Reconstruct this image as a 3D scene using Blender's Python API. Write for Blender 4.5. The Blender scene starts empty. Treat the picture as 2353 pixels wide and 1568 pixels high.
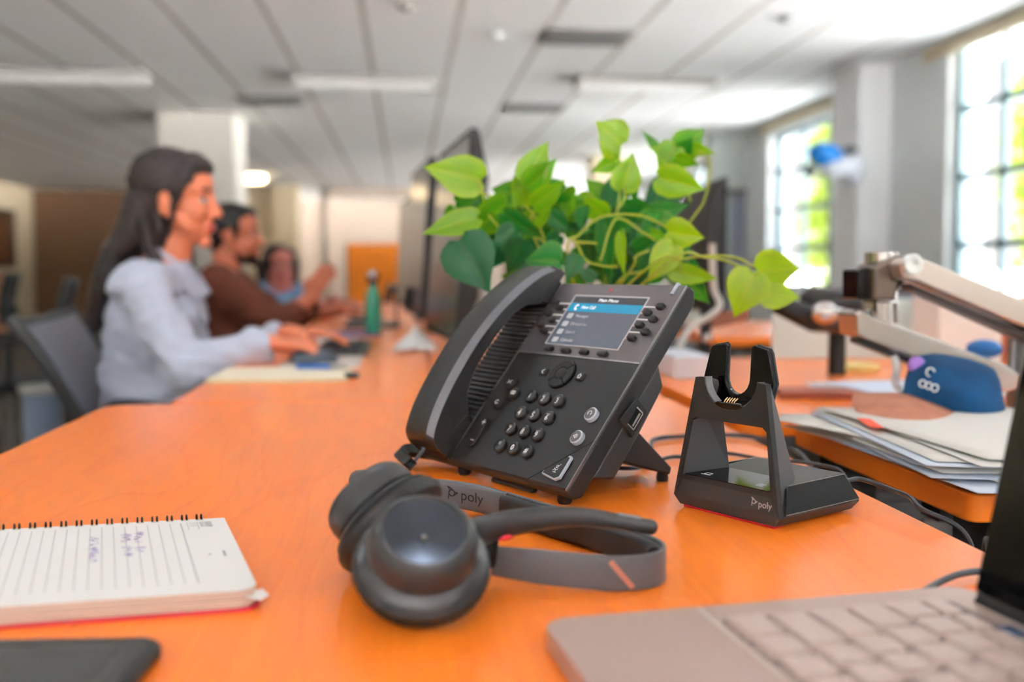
import bpy, math, random
from mathutils import Vector as V, Matrix as M, noise
from math import sin, cos, pi, radians as R
random.seed(7)
sc = bpy.context.scene
col = sc.collection
# ---------------------------------------------------------------- camera
F, CX, CY = 2288.0, 1176.5, 740.0
YAW, PITCH = R(6.13), R(3.0)
C0 = V((0, 0, .95))
FW = V((sin(YAW)*cos(PITCH), cos(YAW)*cos(PITCH), -sin(PITCH)))
RT = V((cos(YAW), -sin(YAW), 0))
UP = RT.cross(FW)
def ray(x, y): return FW + RT*((x-CX)/F) - UP*((y-CY)/F)
def atY(x, y, Y):
    d = ray(x, y); return C0 + d*(Y/d.y)
def atZ(x, y, z=.74):
    d = ray(x, y); return C0 + d*((z-C0.z)/d.z)
cd = bpy.data.cameras.new('camera'); cam = bpy.data.objects.new('camera', cd); col.objects.link(cam)
cam.matrix_world = M((( RT.x, UP.x, -FW.x, C0.x), (RT.y, UP.y, -FW.y, C0.y), (RT.z, UP.z, -FW.z, C0.z), (0, 0, 0, 1)))
cd.sensor_width = 36; cd.lens = F/2353*36; cd.clip_start = .02; cd.clip_end = 300
cd.shift_y = -(784-CY)/2353.0
cd.dof.use_dof = True; cd.dof.focus_distance = .86
cd.dof.aperture_fstop = 35/11.3
sc.camera = cam
vs = sc.view_settings
sc.display_settings.display_device = 'sRGB'
vs.view_transform = 'Standard'; vs.look = 'None'; vs.gamma = 1; vs.exposure = 0.0
vs.use_curve_mapping = False
# ---------------------------------------------------------------- materials
def lin(c):
    def f(v):
        v /= 255.0
        return v/12.92 if v <= .04045 else ((v+.055)/1.055)**2.4
    return (f(c[0]), f(c[1]), f(c[2]), 1)
class NT:
    def __init__(s, name):
        s.m = bpy.data.materials.new(name); s.m.use_nodes = True
        s.t = s.m.node_tree; s.n = s.t.nodes; s.b = s.n['Principled BSDF']
    def add(s, t, **k):
        x = s.n.new(t)
        for a, v in k.items(): setattr(x, a, v)
        return x
    def link(s, a, b): s.t.links.new(a, b)
def mat(name, c, rough=.5, metal=0, coat=0, coat_rough=.1, var=0, vscale=30, bump=0, bscale=200, spec=.5, sheen=0, trans=0, emis=None, estr=1, alpha=1, stretch=None, c2=None, ior=1.5):
    t = NT(name); b = t.b; cc = lin(c)
    b.inputs['Base Color'].default_value = cc
    b.inputs['Roughness'].default_value = rough; b.inputs['Metallic'].default_value = metal
    b.inputs['Coat Weight'].default_value = coat; b.inputs['Coat Roughness'].default_value = coat_rough
    b.inputs['Specular IOR Level'].default_value = spec
    b.inputs['Sheen Weight'].default_value = sheen
    b.inputs['Transmission Weight'].default_value = trans
    b.inputs['IOR'].default_value = ior
    if emis:
        b.inputs['Emission Color'].default_value = lin(emis); b.inputs['Emission Strength'].default_value = estr
    if var or bump or c2:
        tc = t.add('ShaderNodeTexCoord'); mp = t.add('ShaderNodeMapping'); t.link(tc.outputs['Object'], mp.inputs[0])
        if stretch: mp.inputs['Scale'].default_value = stretch
    if var or c2:
        nz = t.add('ShaderNodeTexNoise'); nz.inputs['Scale'].default_value = vscale; nz.inputs['Detail'].default_value = 4
        t.link(mp.outputs[0], nz.inputs['Vector'])
        mx = t.add('ShaderNodeMix', data_type='RGBA')
        k = lin(c2) if c2 else tuple(v*(1-var) for v in cc[:3])+(1,)
        cr = t.add('ShaderNodeMapRange'); cr.inputs[1].default_value = .35; cr.inputs[2].default_value = .65
        t.link(nz.outputs[0], cr.inputs[0]); t.link(cr.outputs[0], mx.inputs[0])
        mx.inputs[6].default_value = cc; mx.inputs[7].default_value = k
        t.link(mx.outputs[2], b.inputs['Base Color'])
    if bump:
        n2 = t.add('ShaderNodeTexNoise'); n2.inputs['Scale'].default_value = bscale; n2.inputs['Detail'].default_value = 3
        t.link(mp.outputs[0], n2.inputs['Vector'])
        bp = t.add('ShaderNodeBump'); bp.inputs['Strength'].default_value = bump; bp.inputs['Distance'].default_value = .002
        t.link(n2.outputs[0], bp.inputs['Height']); t.link(bp.outputs[0], b.inputs['Normal'])
    return t.m
def wood_mat(name, ca, cb, cc_, rough=.32, coat=.34):
    t = NT(name); b = t.b
    tc = t.add('ShaderNodeTexCoord')
    def mp(s, r=(0, 0, 0)):
        m = t.add('ShaderNodeMapping'); m.inputs['Scale'].default_value = s; m.inputs['Rotation'].default_value = r
        t.link(tc.outputs['Object'], m.inputs[0]); return m
    # long cathedral figure: contour lines of a stretched noise
    m1 = mp((2.6, .55, 1)); n1 = t.add('ShaderNodeTexNoise'); n1.inputs['Scale'].default_value = 1.6; n1.inputs['Detail'].default_value = 2.5; n1.inputs['Roughness'].default_value = .45
    t.link(m1.outputs[0], n1.inputs['Vector'])
    mu = t.add('ShaderNodeMath', operation='MULTIPLY'); mu.inputs[1].default_value = 15; t.link(n1.outputs[0], mu.inputs[0])
    fr = t.add('ShaderNodeMath', operation='FRACT'); t.link(mu.outputs[0], fr.inputs[0])
    r1 = t.add('ShaderNodeValToRGB'); e = r1.color_ramp.elements
    e[0].position = 0; e[0].color = (0, 0, 0, 1); e[1].position = 1; e[1].color = (.0, .0, .0, 1)
    x = e.new(.82); x.color = (.25, .25, .25, 1); x = e.new(.93); x.color = (.9, .9, .9, 1)
    t.link(fr.outputs[0], r1.inputs[0])
    # fine fibres
    m2 = mp((210, 5, 50)); n2 = t.add('ShaderNodeTexNoise'); n2.inputs['Scale'].default_value = 1; n2.inputs['Detail'].default_value = 3
    t.link(m2.outputs[0], n2.inputs['Vector'])
    # broad tone
    m3 = mp((5, 1.2, 1)); n3 = t.add('ShaderNodeTexNoise'); n3.inputs['Scale'].default_value = 1.4; n3.inputs['Detail'].default_value = 2
    t.link(m3.outputs[0], n3.inputs['Vector'])
    a = t.add('ShaderNodeMix', data_type='RGBA'); a.inputs[6].default_value = lin(ca); a.inputs[7].default_value = lin(cb)
    t.link(n3.outputs[0], a.inputs[0])
    f2 = t.add('ShaderNodeMapRange'); f2.inputs[1].default_value = .35; f2.inputs[2].default_value = .75; f2.inputs[4].default_value = .28
    t.link(n2.outputs[0], f2.inputs[0])
    a2 = t.add('ShaderNodeMix', data_type='RGBA'); t.link(f2.outputs[0], a2.inputs[0]); t.link(a.outputs[2], a2.inputs[6]); a2.inputs[7].default_value = lin(cc_)
    f3 = t.add('ShaderNodeMath', operation='MULTIPLY'); f3.inputs[1].default_value = .32; t.link(r1.outputs[0], f3.inputs[0])
    a3 = t.add('ShaderNodeMix', data_type='RGBA'); t.link(f3.outputs[0], a3.inputs[0]); t.link(a2.outputs[2], a3.inputs[6]); a3.inputs[7].default_value = lin(cc_)
    t.link(a3.outputs[2], b.inputs['Base Color']); b.inputs['Specular IOR Level'].default_value = .35
    b.inputs['Roughness'].default_value = rough; b.inputs['Coat Weight'].default_value = coat; b.inputs['Coat Roughness'].default_value = .16
    bp = t.add('ShaderNodeBump'); bp.inputs['Strength'].default_value = .06; bp.inputs['Distance'].default_value = .001
    t.link(n2.outputs[0], bp.inputs['Height']); t.link(bp.outputs[0], b.inputs['Normal'])
    return t.m
# ---------------------------------------------------------------- mesh builder
def frame(o, x, y, z):
    return M(((x.x, y.x, z.x, o.x), (x.y, y.y, z.y, o.y), (x.z, y.z, z.z, o.z), (0, 0, 0, 1)))
def axis_frame(o, z, hint=V((0, 0, 1))):
    z = V(z).normalized()
    if abs(z.dot(hint)) > .98: hint = V((1, 0, 0))
    x = hint.cross(z).normalized(); y = z.cross(x)
    return frame(V(o), x, y, z)
I4 = M.Identity(4)
class MB:
    def __init__(s): s.v = []; s.f = []
    def add(s, vs_, fs, T=I4):
        k = len(s.v); s.v += [T @ V(p) for p in vs_]; s.f += [tuple(i+k for i in q) for q in fs]; return s
    def box(s, x0, x1, y0, y1, z0, z1, T=I4, tx=0, ty=0):
        a = [(x0, y0, z0), (x1, y0, z0), (x1, y1, z0), (x0, y1, z0), (x0+tx, y0+ty, z1), (x1-tx, y0+ty, z1), (x1-tx, y1-ty, z1), (x0+tx, y1-ty, z1)]
        return s.add(a, [(3, 2, 1, 0), (4, 5, 6, 7), (0, 1, 5, 4), (1, 2, 6, 5), (2, 3, 7, 6), (3, 0, 4, 7)], T)
    def prism(s, poly, z0, z1, T=I4, top=None):
        n = len(poly); tp = top or poly
        a = [(p[0], p[1], z0) for p in poly] + [(p[0], p[1], z1) for p in tp]
        return s.add(a, [tuple(range(n))[::-1], tuple(range(n, 2*n))] + [(i, (i+1) % n, n+(i+1) % n, n+i) for i in range(n)], T)
    def lathe(s, prof, T=I4, seg=48, sx=1, sy=1, wob=None, ring=False):
        if ring: prof = list(prof) + [prof[0]]
        a = []; n = len(prof)
        for i in range(seg):
            t = 2*pi*i/seg
            for r, z in prof:
                k = 1 if not wob else wob(t, r, z)
                a.append((r*cos(t)*sx*k, r*sin(t)*sy*k, z))
        f = [(i*n+j, ((i+1) % seg)*n+j, ((i+1) % seg)*n+j+1, i*n+j+1) for i in range(seg) for j in range(n-1)]
        k = len(a)
        if prof[0][0] > 1e-5 and not ring: f.append(tuple(i*n for i in range(seg))[::-1])
        if prof[-1][0] > 1e-5 and not ring: f.append(tuple(i*n+n-1 for i in range(seg)))
        return s.add(a, f, T)
    def ball(s, c, r, T=I4, seg=20, rot=None):
        if not hasattr(r, '__len__'): r = (r, r, r)
        Q = T @ M.Translation(V(c)) @ (rot or I4) @ M.Diagonal((r[0], r[1], r[2], 1))
        h = seg//2
        return s.lathe([(max(1e-6, sin(pi*j/h)), -cos(pi*j/h)) for j in range(h+1)], Q, seg)
    def tube(s, pts, r, seg=10, T=I4, closed=False, sx=1, up=V((0, 0, 1)), cap=True):
        pts = [V(p) for p in pts]; n = len(pts)
        rr = r if hasattr(r, '__len__') else [r]*n
        a = []; prev = None
        for i, p in enumerate(pts):
            t = (pts[(i+1) % n]-pts[i-1]) if closed else (pts[min(i+1, n-1)]-pts[max(i-1, 0)])
            t = t.normalized() if t.length > 1e-9 else V((0, 0, 1))
            if prev is None:
                h = up if abs(t.dot(up)) < .95 else V((1, 0, 0))
                x = h.cross(t).normalized()
            else:
                x = prev - t*prev.dot(t)
                x = x.normalized() if x.length > 1e-6 else h.cross(t).normalized()
            prev = x; y = t.cross(x)
            for k in range(seg):
                w = 2*pi*k/seg; a.append(p + x*(cos(w)*rr[i]*sx) + y*(sin(w)*rr[i]))
        m = n if closed else n-1
        f = [(i*seg+k, i*seg+(k+1) % seg, ((i+1) % n)*seg+(k+1) % seg, ((i+1) % n)*seg+k) for i in range(m) for k in range(seg)]
        if not closed and cap: f += [tuple(range(seg))[::-1], tuple((n-1)*seg+k for k in range(seg))]
        return s.add(a, f, T)
    def caps(s, p0, r0, p1, r1, seg=16, flat=1, T=I4):
        p0, p1 = V(p0), V(p1); d = (p1-p0); L = d.length; h = 5
        pr = [(max(1e-6, r0*sin(pi/2*j/h)), -r0*cos(pi/2*j/h)) for j in range(h+1)] + [(max(1e-6, r1*cos(pi/2*j/h)), L+r1*sin(pi/2*j/h)) for j in range(h+1)]
        return s.lathe(pr, T @ axis_frame(p0, d), seg)
    def sweep(s, path, sec, T=I4, up=V((0, 0, 1)), closed=False):
        """sec: function(i) -> list of (a,b): a sideways (up x tangent), b along up"""
        path = [V(p) for p in path]; n = len(path); a = []; m = None
        for i, p in enumerate(path):
            t = (path[(i+1) % n]-path[i-1]) if closed else (path[min(i+1, n-1)]-path[max(i-1, 0)])
            t.normalize(); x = up.cross(t).normalized(); y = t.cross(x)
            q = sec(i); m = len(q)
            a += [p + x*u + y*v for u, v in q]
        k = n if closed else n-1
        f = [(i*m+j, i*m+(j+1) % m, ((i+1) % n)*m+(j+1) % m, ((i+1) % n)*m+j) for i in range(k) for j in range(m)]
        if not closed: f += [tuple(range(m))[::-1], tuple((n-1)*m+j for j in range(m))]
        return s.add(a, f, T)
    def build(s, name, m=None, parent=None, T=None, bevel=0, seg=2, smooth=True, sub=0, ang=35, mods=None):
        me = bpy.data.meshes.new(name); me.from_pydata([tuple(p) for p in s.v], [], s.f); me.validate(); 
        o = bpy.data.objects.new(name, me); col.objects.link(o)
        if m: me.materials.append(m)
        import bmesh
        bm = bmesh.new(); bm.from_mesh(me); bmesh.ops.remove_doubles(bm, verts=bm.verts, dist=1e-6); bmesh.ops.recalc_face_normals(bm, faces=bm.faces); bm.to_mesh(me); bm.free()
        if smooth:
            me.polygons.foreach_set('use_smooth', [True]*len(me.polygons))
            if not sub and not bevel: me.set_sharp_from_angle(angle=R(ang))
        if bevel:
            b = o.modifiers.new('bevel', 'BEVEL'); b.width = bevel; b.segments = seg; b.limit_method = 'ANGLE'; b.angle_limit = R(30); b.harden_normals = True
            b.use_clamp_overlap = True
        if sub:
            b = o.modifiers.new('sub', 'SUBSURF'); b.levels = sub; b.render_levels = sub
        if parent: o.parent = parent
        if T is not None: o.matrix_local = T
        return o
def empty(name, T=I4):
    o = bpy.data.objects.new(name, None); col.objects.link(o); o.matrix_world = T if isinstance(T, M) else M.Translation(V(T)); o.empty_display_size = .05
    return o
def tag(o, label=None, cat=None, group=None, kind=None):
    if label: o['label'] = label
    if cat: o['category'] = cat
    if group: o['group'] = group
    if kind: o['kind'] = kind
    return o
def S(o): o['kind'] = 'structure'; return o
def kids(o): return [c for c in bpy.data.objects if c.parent == o]
def copy_tree(o, parent=None):
    c = o.copy(); col.objects.link(c)
    if parent: c.parent = parent
    for k in kids(o): copy_tree(k, c)
    return c
def cr(pts, n=8, closed=False):
    """Catmull-Rom through points"""
    P = [V(p) for p in pts]; N = len(P); out = []
    for i in range(N if closed else N-1):
        p0 = P[i-1] if (i > 0 or closed) else P[0]*2-P[1]; p1 = P[i]; p2 = P[(i+1) % N]; p3 = P[(i+2) % N] if (i+2 < N or closed) else P[-1]*2-P[-2]
        for k in range(n):
            t = k/n
            out.append(.5*((2*p1)+(p2-p0)*t+(2*p0-5*p1+4*p2-p3)*t*t+(3*p1-p0-3*p2+p3)*t**3))
    if not closed: out.append(P[-1])
    return out
def rrect(w, h, r, n=5, cx=0, cy=0):
    o = []
    for sx, sy, a0 in ((1, 1, 0), (-1, 1, 90), (-1, -1, 180), (1, -1, 270)):
        for k in range(n+1):
            a = R(a0+90*k/n); o.append((cx+sx*(w/2-r)+r*cos(a), cy+sy*(h/2-r)+r*sin(a)))
    return o
def text(name, body, size, m, parent, T, ext=.0001, align='CENTER', sx=1):
    c = bpy.data.curves.new(name, 'FONT'); c.body = body; c.size = size; c.extrude = ext; c.align_x = align; c.align_y = 'CENTER'; c.resolution_u = 3
    t = bpy.data.objects.new(name+'_src', c); col.objects.link(t)
    bpy.context.view_layer.update()
    me = bpy.data.meshes.new_from_object(t.evaluated_get(bpy.context.evaluated_depsgraph_get()))
    bpy.data.objects.remove(t); bpy.data.curves.remove(c)
    me.name = name; me.materials.clear(); me.materials.append(m)
    o = bpy.data.objects.new(name, me); col.objects.link(o); o.parent = parent; o.matrix_local = T @ M.Diagonal((sx, 1, 1, 1))
    return o
def strokes(mb, lines, w, T=I4, h=.0001):
    """flat pen strokes in the xy plane of T"""
    for ln in lines:
        for a, b in zip(ln[:-1], ln[1:]):
            a, b = V((a[0], a[1], 0)), V((b[0], b[1], 0)); d = b-a
            if d.length < 1e-7: continue
            d.normalize(); nn = V((-d.y, d.x, 0))*w/2; e = d*w*.3
            mb.prism([((a-e-nn).x, (a-e-nn).y), ((b+e-nn).x, (b+e-nn).y), ((b+e+nn).x, (b+e+nn).y), ((a-e+nn).x, (a-e+nn).y)], 0, h, T)
    return mb
def arc(cx, cy, r, a0, a1, n=14, ry=None): return [(cx+r*cos(R(a0+(a1-a0)*k/n)), cy+(ry or r)*sin(R(a0+(a1-a0)*k/n))) for k in range(n+1)]
def maker_mark(name, s, m, parent, T):
    """the looped propeller mark beside the word, as on the devices"""
    mb = MB()
    strokes(mb, [arc(0, 0, .30, -60, 270, 20), [(-.30, .02), (-.36, -.62)], [(-.22, .30), (-.42, .60), (-.05, .42), (.22, .20)], [(.12, -.28), (.62, .06), (.30, .10)]], .13, M.Diagonal((s, s, 1, 1)))
    return mb.build(name, m, parent, T, smooth=False)
def remesh(mb, name, voxel, m, parent=None, smooth=6, disp=None):
    o = mb.build(name+'_raw', None, None)
    md = o.modifiers.new('r', 'REMESH'); md.mode = 'VOXEL'; md.voxel_size = voxel
    if smooth:
        s2 = o.modifiers.new('s', 'SMOOTH'); s2.factor = .5; s2.iterations = smooth
    bpy.context.view_layer.update()
    me = bpy.data.meshes.new_from_object(o.evaluated_get(bpy.context.evaluated_depsgraph_get()))
    old = o.data; bpy.data.objects.remove(o); bpy.data.meshes.remove(old)
    me.name = name; me.materials.clear()
    for x in (m if isinstance(m, (list, tuple)) else [m]): me.materials.append(x)
    me.polygons.foreach_set('use_smooth', [True]*len(me.polygons))
    if disp:
        nn = [v.normal.copy() for v in me.vertices]; co = []
        for v, q_ in zip(me.vertices, nn): co += list(disp(v.co, q_))
        me.vertices.foreach_set('co', co); me.update()
    q = bpy.data.objects.new(name, me); col.objects.link(q); q.parent = parent
    return q
# ---------------------------------------------------------------- palette
desk_top = wood_mat('maple_top', (252, 138, 38), (248, 126, 31), (226, 97, 26))
desk_edge = mat('maple_edge', (205, 112, 58), .45)
blk = mat('satin_black_plastic', (34, 34, 35), .42, bump=.05, bscale=2500, spec=.45)
blk2 = mat('dark_grey_plastic', (50, 50, 51), .45, bump=.06, bscale=2500)
blk3 = mat('matte_black_rubber', (22, 22, 23), .6)
gloss = mat('gloss_black', (6, 7, 9), .07, spec=.35)
gloss_s = mat('smoked_bezel', (88, 86, 91), .12, coat=1, coat_rough=.08, spec=1)
silver = mat('silver_trim', (190, 192, 198), .25, metal=.8)
whitep = mat('white_print', (225, 226, 230), .5)
greyp = mat('grey_print', (120, 120, 124), .5)
redp = mat('red_rubber', (200, 22, 48), .5)
gold = mat('gold_contact', (220, 170, 120), .25, metal=1)
steel = mat('polished_aluminium', (205, 200, 196), .22, metal=1, c2=(188, 180, 174), vscale=6)
steel_d = mat('brushed_metal', (150, 148, 146), .35, metal=1)
fog = mat('frosted_light_ring', (168, 176, 188), .35)
paper = mat('paper', (226, 226, 222), .8)
paper_b = mat('pale_blue_paper', (205, 216, 232), .8)
cream = mat('cream_paper', (226, 216, 192), .8)
wall_w = mat('painted_wall_white', (212, 216, 216), .85)
wall_g = mat('painted_wall_grey_green', (186, 194, 190), .85)
wall_c = mat('painted_wall_cream', (214, 198, 168), .85)
wall_b = mat('painted_wall_brown', (128, 98, 74), .85)
wall_p = mat('painted_wall_pinkish', (206, 188, 172), .85)
carpet = mat('grey_brown_carpet', (92, 82, 74), .95, c2=(70, 62, 58), vscale=40, bump=.4, bscale=300)
# ---------------------------------------------------------------- room shell
ZC = 2.60
def ceil_mat():
    t = NT('ceiling_tiles'); b = t.b; tc = t.add('ShaderNodeTexCoord'); sp = t.add('ShaderNodeSeparateXYZ'); t.link(tc.outputs['Object'], sp.inputs[0])
    def line(sock, off, pitch, w):
        a = t.add('ShaderNodeMath', operation='SUBTRACT'); a.inputs[1].default_value = off; t.link(sock, a.inputs[0])
        d = t.add('ShaderNodeMath', operation='DIVIDE'); d.inputs[1].default_value = pitch; t.link(a.outputs[0], d.inputs[0])
        f = t.add('ShaderNodeMath', operation='FRACT'); t.link(d.outputs[0], f.inputs[0])
        c = t.add('ShaderNodeMath', operation='COMPARE'); c.inputs[1].default_value = .5; c.inputs[2].default_value = w/pitch/2; t.link(f.outputs[0], c.inputs[0])
        return c.outputs[0]
    lx = line(sp.outputs[0], .36-.31, .62, .042); ly = line(sp.outputs[1], .1, 2.44, .02)
    m1 = t.add('ShaderNodeMath', operation='MULTIPLY'); m1.inputs[1].default_value = .4; t.link(ly, m1.inputs[0])
    mx = t.add('ShaderNodeMath', operation='MAXIMUM'); t.link(lx, mx.inputs[0]); t.link(m1.outputs[0], mx.inputs[1])
    c = t.add('ShaderNodeMix', data_type='RGBA'); c.inputs[6].default_value = lin((240, 240, 238)); c.inputs[7].default_value = lin((184, 178, 170))
    t.link(mx.outputs[0], c.inputs[0]); t.link(c.outputs[2], b.inputs['Base Color']); b.inputs['Roughness'].default_value = .9
    return t.m
S(MB().box(-8, 4.6, -5.2, 25, ZC, ZC+.1).build('ceiling', ceil_mat(), smooth=False))
S(MB().box(-8, 4.6, -5.2, 25, -.1, 0).build('floor', carpet, smooth=False))
def wallx(name, x0, x1, y0, y1, holes, m, z1=ZC):
    """wall whose length runs along y, with openings (ya, yb, za, zb)"""
    mb = MB(); y = y0
    for a, b_, za, zb in sorted(holes):
        mb.box(x0, x1, y, a, 0, z1)
        if za > 0: mb.box(x0, x1, a, b_, 0, za)
        mb.box(x0, x1, a, b_, zb, z1); y = b_
    mb.box(x0, x1, y, y1, 0, z1)
    return S(mb.build(name, m, smooth=False))
wallx('wall_right', 3.9, 4.2, -5, 7.72, [(-4.4, -2.6, .8, 2.53), (-2.2, -.4, .8, 2.53), (2.6, 4.6, .8, 2.53), (5.2, 6.87, .64, 2.58)], wall_w)
mb = MB(); xs = [-8, -4.6, -1.9, -1.1, 1.6, 4.6]
for a, b_, op in zip(xs[:-1], xs[1:], (0, 1, 0, 1, 0)):
    if op: mb.box(a, b_, -5.2, -5, 0, .8).box(a, b_, -5.2, -5, 2.53, ZC)
    else: mb.box(a, b_, -5.2, -5, 0, ZC)
S(mb.build('wall_rear', wall_p, smooth=False))
S(MB().box(3.63, 4.2, 7.72, 8.22, 0, ZC).build('wall_pilaster', mat('pilaster_lightened', (242, 244, 246), .8), smooth=False))  # colour raised above the wall white to stand in for window light
wallx('wall_right_far', 4.1, 4.35, 8.22, 11.8, [(8.9, 10.97, .75, 2.47)], wall_w)
S(MB().box(3.69, 4.35, 11.8, 12.1, 0, ZC).build('wall_pier', wall_g, smooth=False))
wallx('wall_right_back', 4.35, 4.5, 12.1, 24, [(12.6, 14.8, .8, 2.5), (15.4, 17.6, .8, 2.5), (18.2, 20.4, .8, 2.5), (21, 23.2, .8, 2.5)], wall_w)
S(MB().box(-8, 4.5, 24, 24.2, 0, ZC).build('wall_back', wall_p, smooth=False))
S(MB().box(-8, -4.4, 21.5, 21.7, 0, ZC).build('wall_back_left', wall_b, smooth=False))
S(MB().box(-7.8, -7.6, -5, 21.5, 0, ZC).build('wall_left', wall_c, smooth=False))
S(MB().box(-2.55, -1.78, 10.8, 11.6, 0, ZC).build('wall_column_near', mat('column_paint', (196, 192, 184), .85), smooth=False))
S(MB().box(-2.55, -2.1, 20, 20.6, 0, ZC).build('wall_column_far', wall_c, smooth=False))
S(MB().box(-3.1, -2.1, 20.3, 20.5, 0, ZC).build('wall_column_panel', wall_c, smooth=False))
S(MB().box(2.75, 3.3, 14.5, 15, 0, ZC).build('wall_column_right', wall_c, smooth=False))
S(MB().box(1.9, 2.2, 19, 19.3, 0, ZC).build('wall_column_middle', wall_b, smooth=False))
# windows
frame_m = mat('window_frame_paint', (104, 128, 134), .5)
shade_m = mat('roller_shade_fabric', (198, 186, 160), .9)
glass = mat('window_glass', (255, 255, 255), .0, trans=1, ior=1.01, spec=.1)
def window(name, x, y0, y1, z0, z1, nz, ny):
    o = S(empty(name, M.Translation((x, (y0+y1)/2, z0))))
    w = (y1-y0)/2; h = z1-z0
    fr = MB()
    fr.box(-.03, .03, -w, -w+.07, 0, h).box(-.03, .03, w-.07, w, 0, h).box(-.03, .03, -w, w, 0, .05).box(-.03, .03, -w, w, h-.05, h)
    for k in range(1, nz): z = h*k/nz; fr.box(-.02, .02, -w, w, z-.026, z+.026)
    for k in range(1, ny): y = -w+2*w*k/ny; fr.box(-.02, .02, y-.026, y+.026, 0, h)
    S(fr.build('window_frame', frame_m, o, smooth=False))
    S(MB().box(-.003, .003, -w+.05, w-.05, .05, h-.05).build('window_pane', glass, o, smooth=False))
    return o
window('window_1', 3.99, 5.2, 6.87, .64, 2.58, 4, 3)
window('window_2', 4.24, 8.9, 10.97, .75, 2.47, 4, 3)
for i, x in enumerate((-3.25, .25)):  # unseen rear windows, added to give fill light from behind the camera
    w_ = window('window_%d' % (i+10), 0, -1.35, 1.35, .8, 2.53, 4, 4); w_.matrix_world = M.Translation((x, -5.1, .8)) @ M.Rotation(R(90), 4, 'Z')
window('window_3', 4.12, 2.6, 4.6, .8, 2.53, 4, 3)
for i, y in enumerate((-4.4, -2.2)): window('window_%d' % (i+8), 4.12, y, y+1.8, .8, 2.53, 4, 3)
for i, y in enumerate((12.6, 15.4, 18.2, 21)): window('window_%d' % (i+4), 4.43, y, y+2.2, .8, 2.5, 4, 3)
for n, (x, a, b_) in enumerate(((3.90, 5.05, 7.2), (4.05, 8.8, 11.1))):
    o = empty('roller_shade', M.Translation((x, (a+b_)/2, 2.48)))
    MB().lathe([(.035, -(b_-a)/2), (.035, (b_-a)/2)], M.Rotation(R(90), 4, 'X') @ M.Translation((0, .05, 0)), 16).build('shade_roll', shade_m, o)
    MB().box(-.02, .05, -(b_-a)/2, (b_-a)/2, .08, .11).build('shade_valance', shade_m, o, smooth=False)
    tag(o, ('rolled up beige roller shade above the nearest window at the right edge', 'rolled up beige roller shade above the window beyond the pilaster')[n], 'roller shade')
# ceiling fittings
fix_w = mat('fixture_diffuser', (232, 234, 234), .5, emis=(255, 250, 242), estr=.1)  # faint emission brightens the diffusers of the unlit lights
fix_g = mat('fixture_housing', (130, 128, 124), .5)
def ceil_fix(x, y, label, grp=None):
    o = empty('ceiling_light', M.Translation((x, y, ZC)))
    MB().box(-.6, .6, -.16, .16, -.065, 0).build('housing', fix_g, o, smooth=False)
    MB().box(-.585, .585, -.145, .145, -.072, -.064).build('diffuser', fix_w, o, smooth=False)
    return tag(o, label, 'ceiling light', grp)
ceil_fix(-2.75, 8.75, 'long rectangular unlit ceiling light at the far left')
ceil_fix(-.33, 8.75, 'long rectangular unlit ceiling light in the middle, above the dark monitors')
ceil_fix(2.08, 8.6, 'long rectangular pale ceiling light at the right, nearest the windows')
lit_m = mat('added_lit_diffuser', (240, 242, 244), .5, emis=(226, 240, 255), estr=2.6)
for x_, lb_ in ((-2.55, 'added lit ceiling light over the left of the room, unseen above the picture'), (-.15, 'added lit ceiling light above the desk joint, unseen above the picture'), (2.25, 'added lit ceiling light over the right-hand desks, unseen above the picture')):
    o = ceil_fix(x_, 1.95, lb_)  # unseen lit fixtures, added for the highlight on the headset disc
    for c in kids(o):
        if c.name.startswith('diffuser'): c.data.materials[0] = lit_m
vent_m = mat('vent_grey', (112, 110, 108), .6)
def vent(x, y, label):
    o = empty('ceiling_vent', M.Translation((x, y, ZC)))
    MB().box(-.305, .305, -.22, .22, -.012, 0).build('vent_frame', vent_m, o, smooth=False)
    mb = MB()
    for k in range(9): mb.box(-.28, .28, -.2+k*.046, -.175+k*.046, -.02, -.011)
    mb.build('louvre', mat('vent_dark', (90, 88, 86), .6), o, smooth=False)
    return tag(o, label, 'vent')
vent(1.28, 7.05, 'grey ceiling vent nearest the camera, above the plant to the right')
vent(-1.28, 9.95, 'dark ceiling vent left of centre near the white column')
vent(1.32, 10.15, 'small dark ceiling vent behind the tallest plant leaf')
for i, (px, py, lb) in enumerate(((932, 12, 'small round ceiling sprinkler at the top centre of the ceiling'), (1805, 40, 'small grey round sprinkler near the top right of the ceiling'), (1140, 78, 'small white round detector on the ceiling left of the grey vent'), (265, 318, 'small pale round detector on the dark ceiling above the seated woman'))):
    p = atZ(px, py, ZC)
    o = MB().lathe([(.0, -.03), (.03, -.028), (.05, -.01), (.06, 0)], M.Translation(p), 20).build('ceiling_detector' if i > 1 else 'ceiling_sprinkler', wall_w if i > 1 else fix_g)
    tag(o, lb, 'detector' if i > 1 else 'sprinkler')
p = atZ(573, 402, ZC)
o = empty('round_ceiling_lamp', M.Translation((p.x, p.y, ZC)))
MB().lathe([(.0, -.11), (.24, -.11), (.27, -.09), (.27, -.02)], I4, 32).build('lamp_diffuser', mat('lit_diffuser', (255, 244, 220), .5, emis=(255, 222, 168), estr=5.5), o)
MB().lathe([(.272, -.03), (.285, -.03), (.285, 0), (.272, 0)], I4, 32, ring=True).build('lamp_ring', wall_w, o)
tag(o, 'glowing warm drum ceiling lamp beside the white column', 'ceiling lamp')
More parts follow.
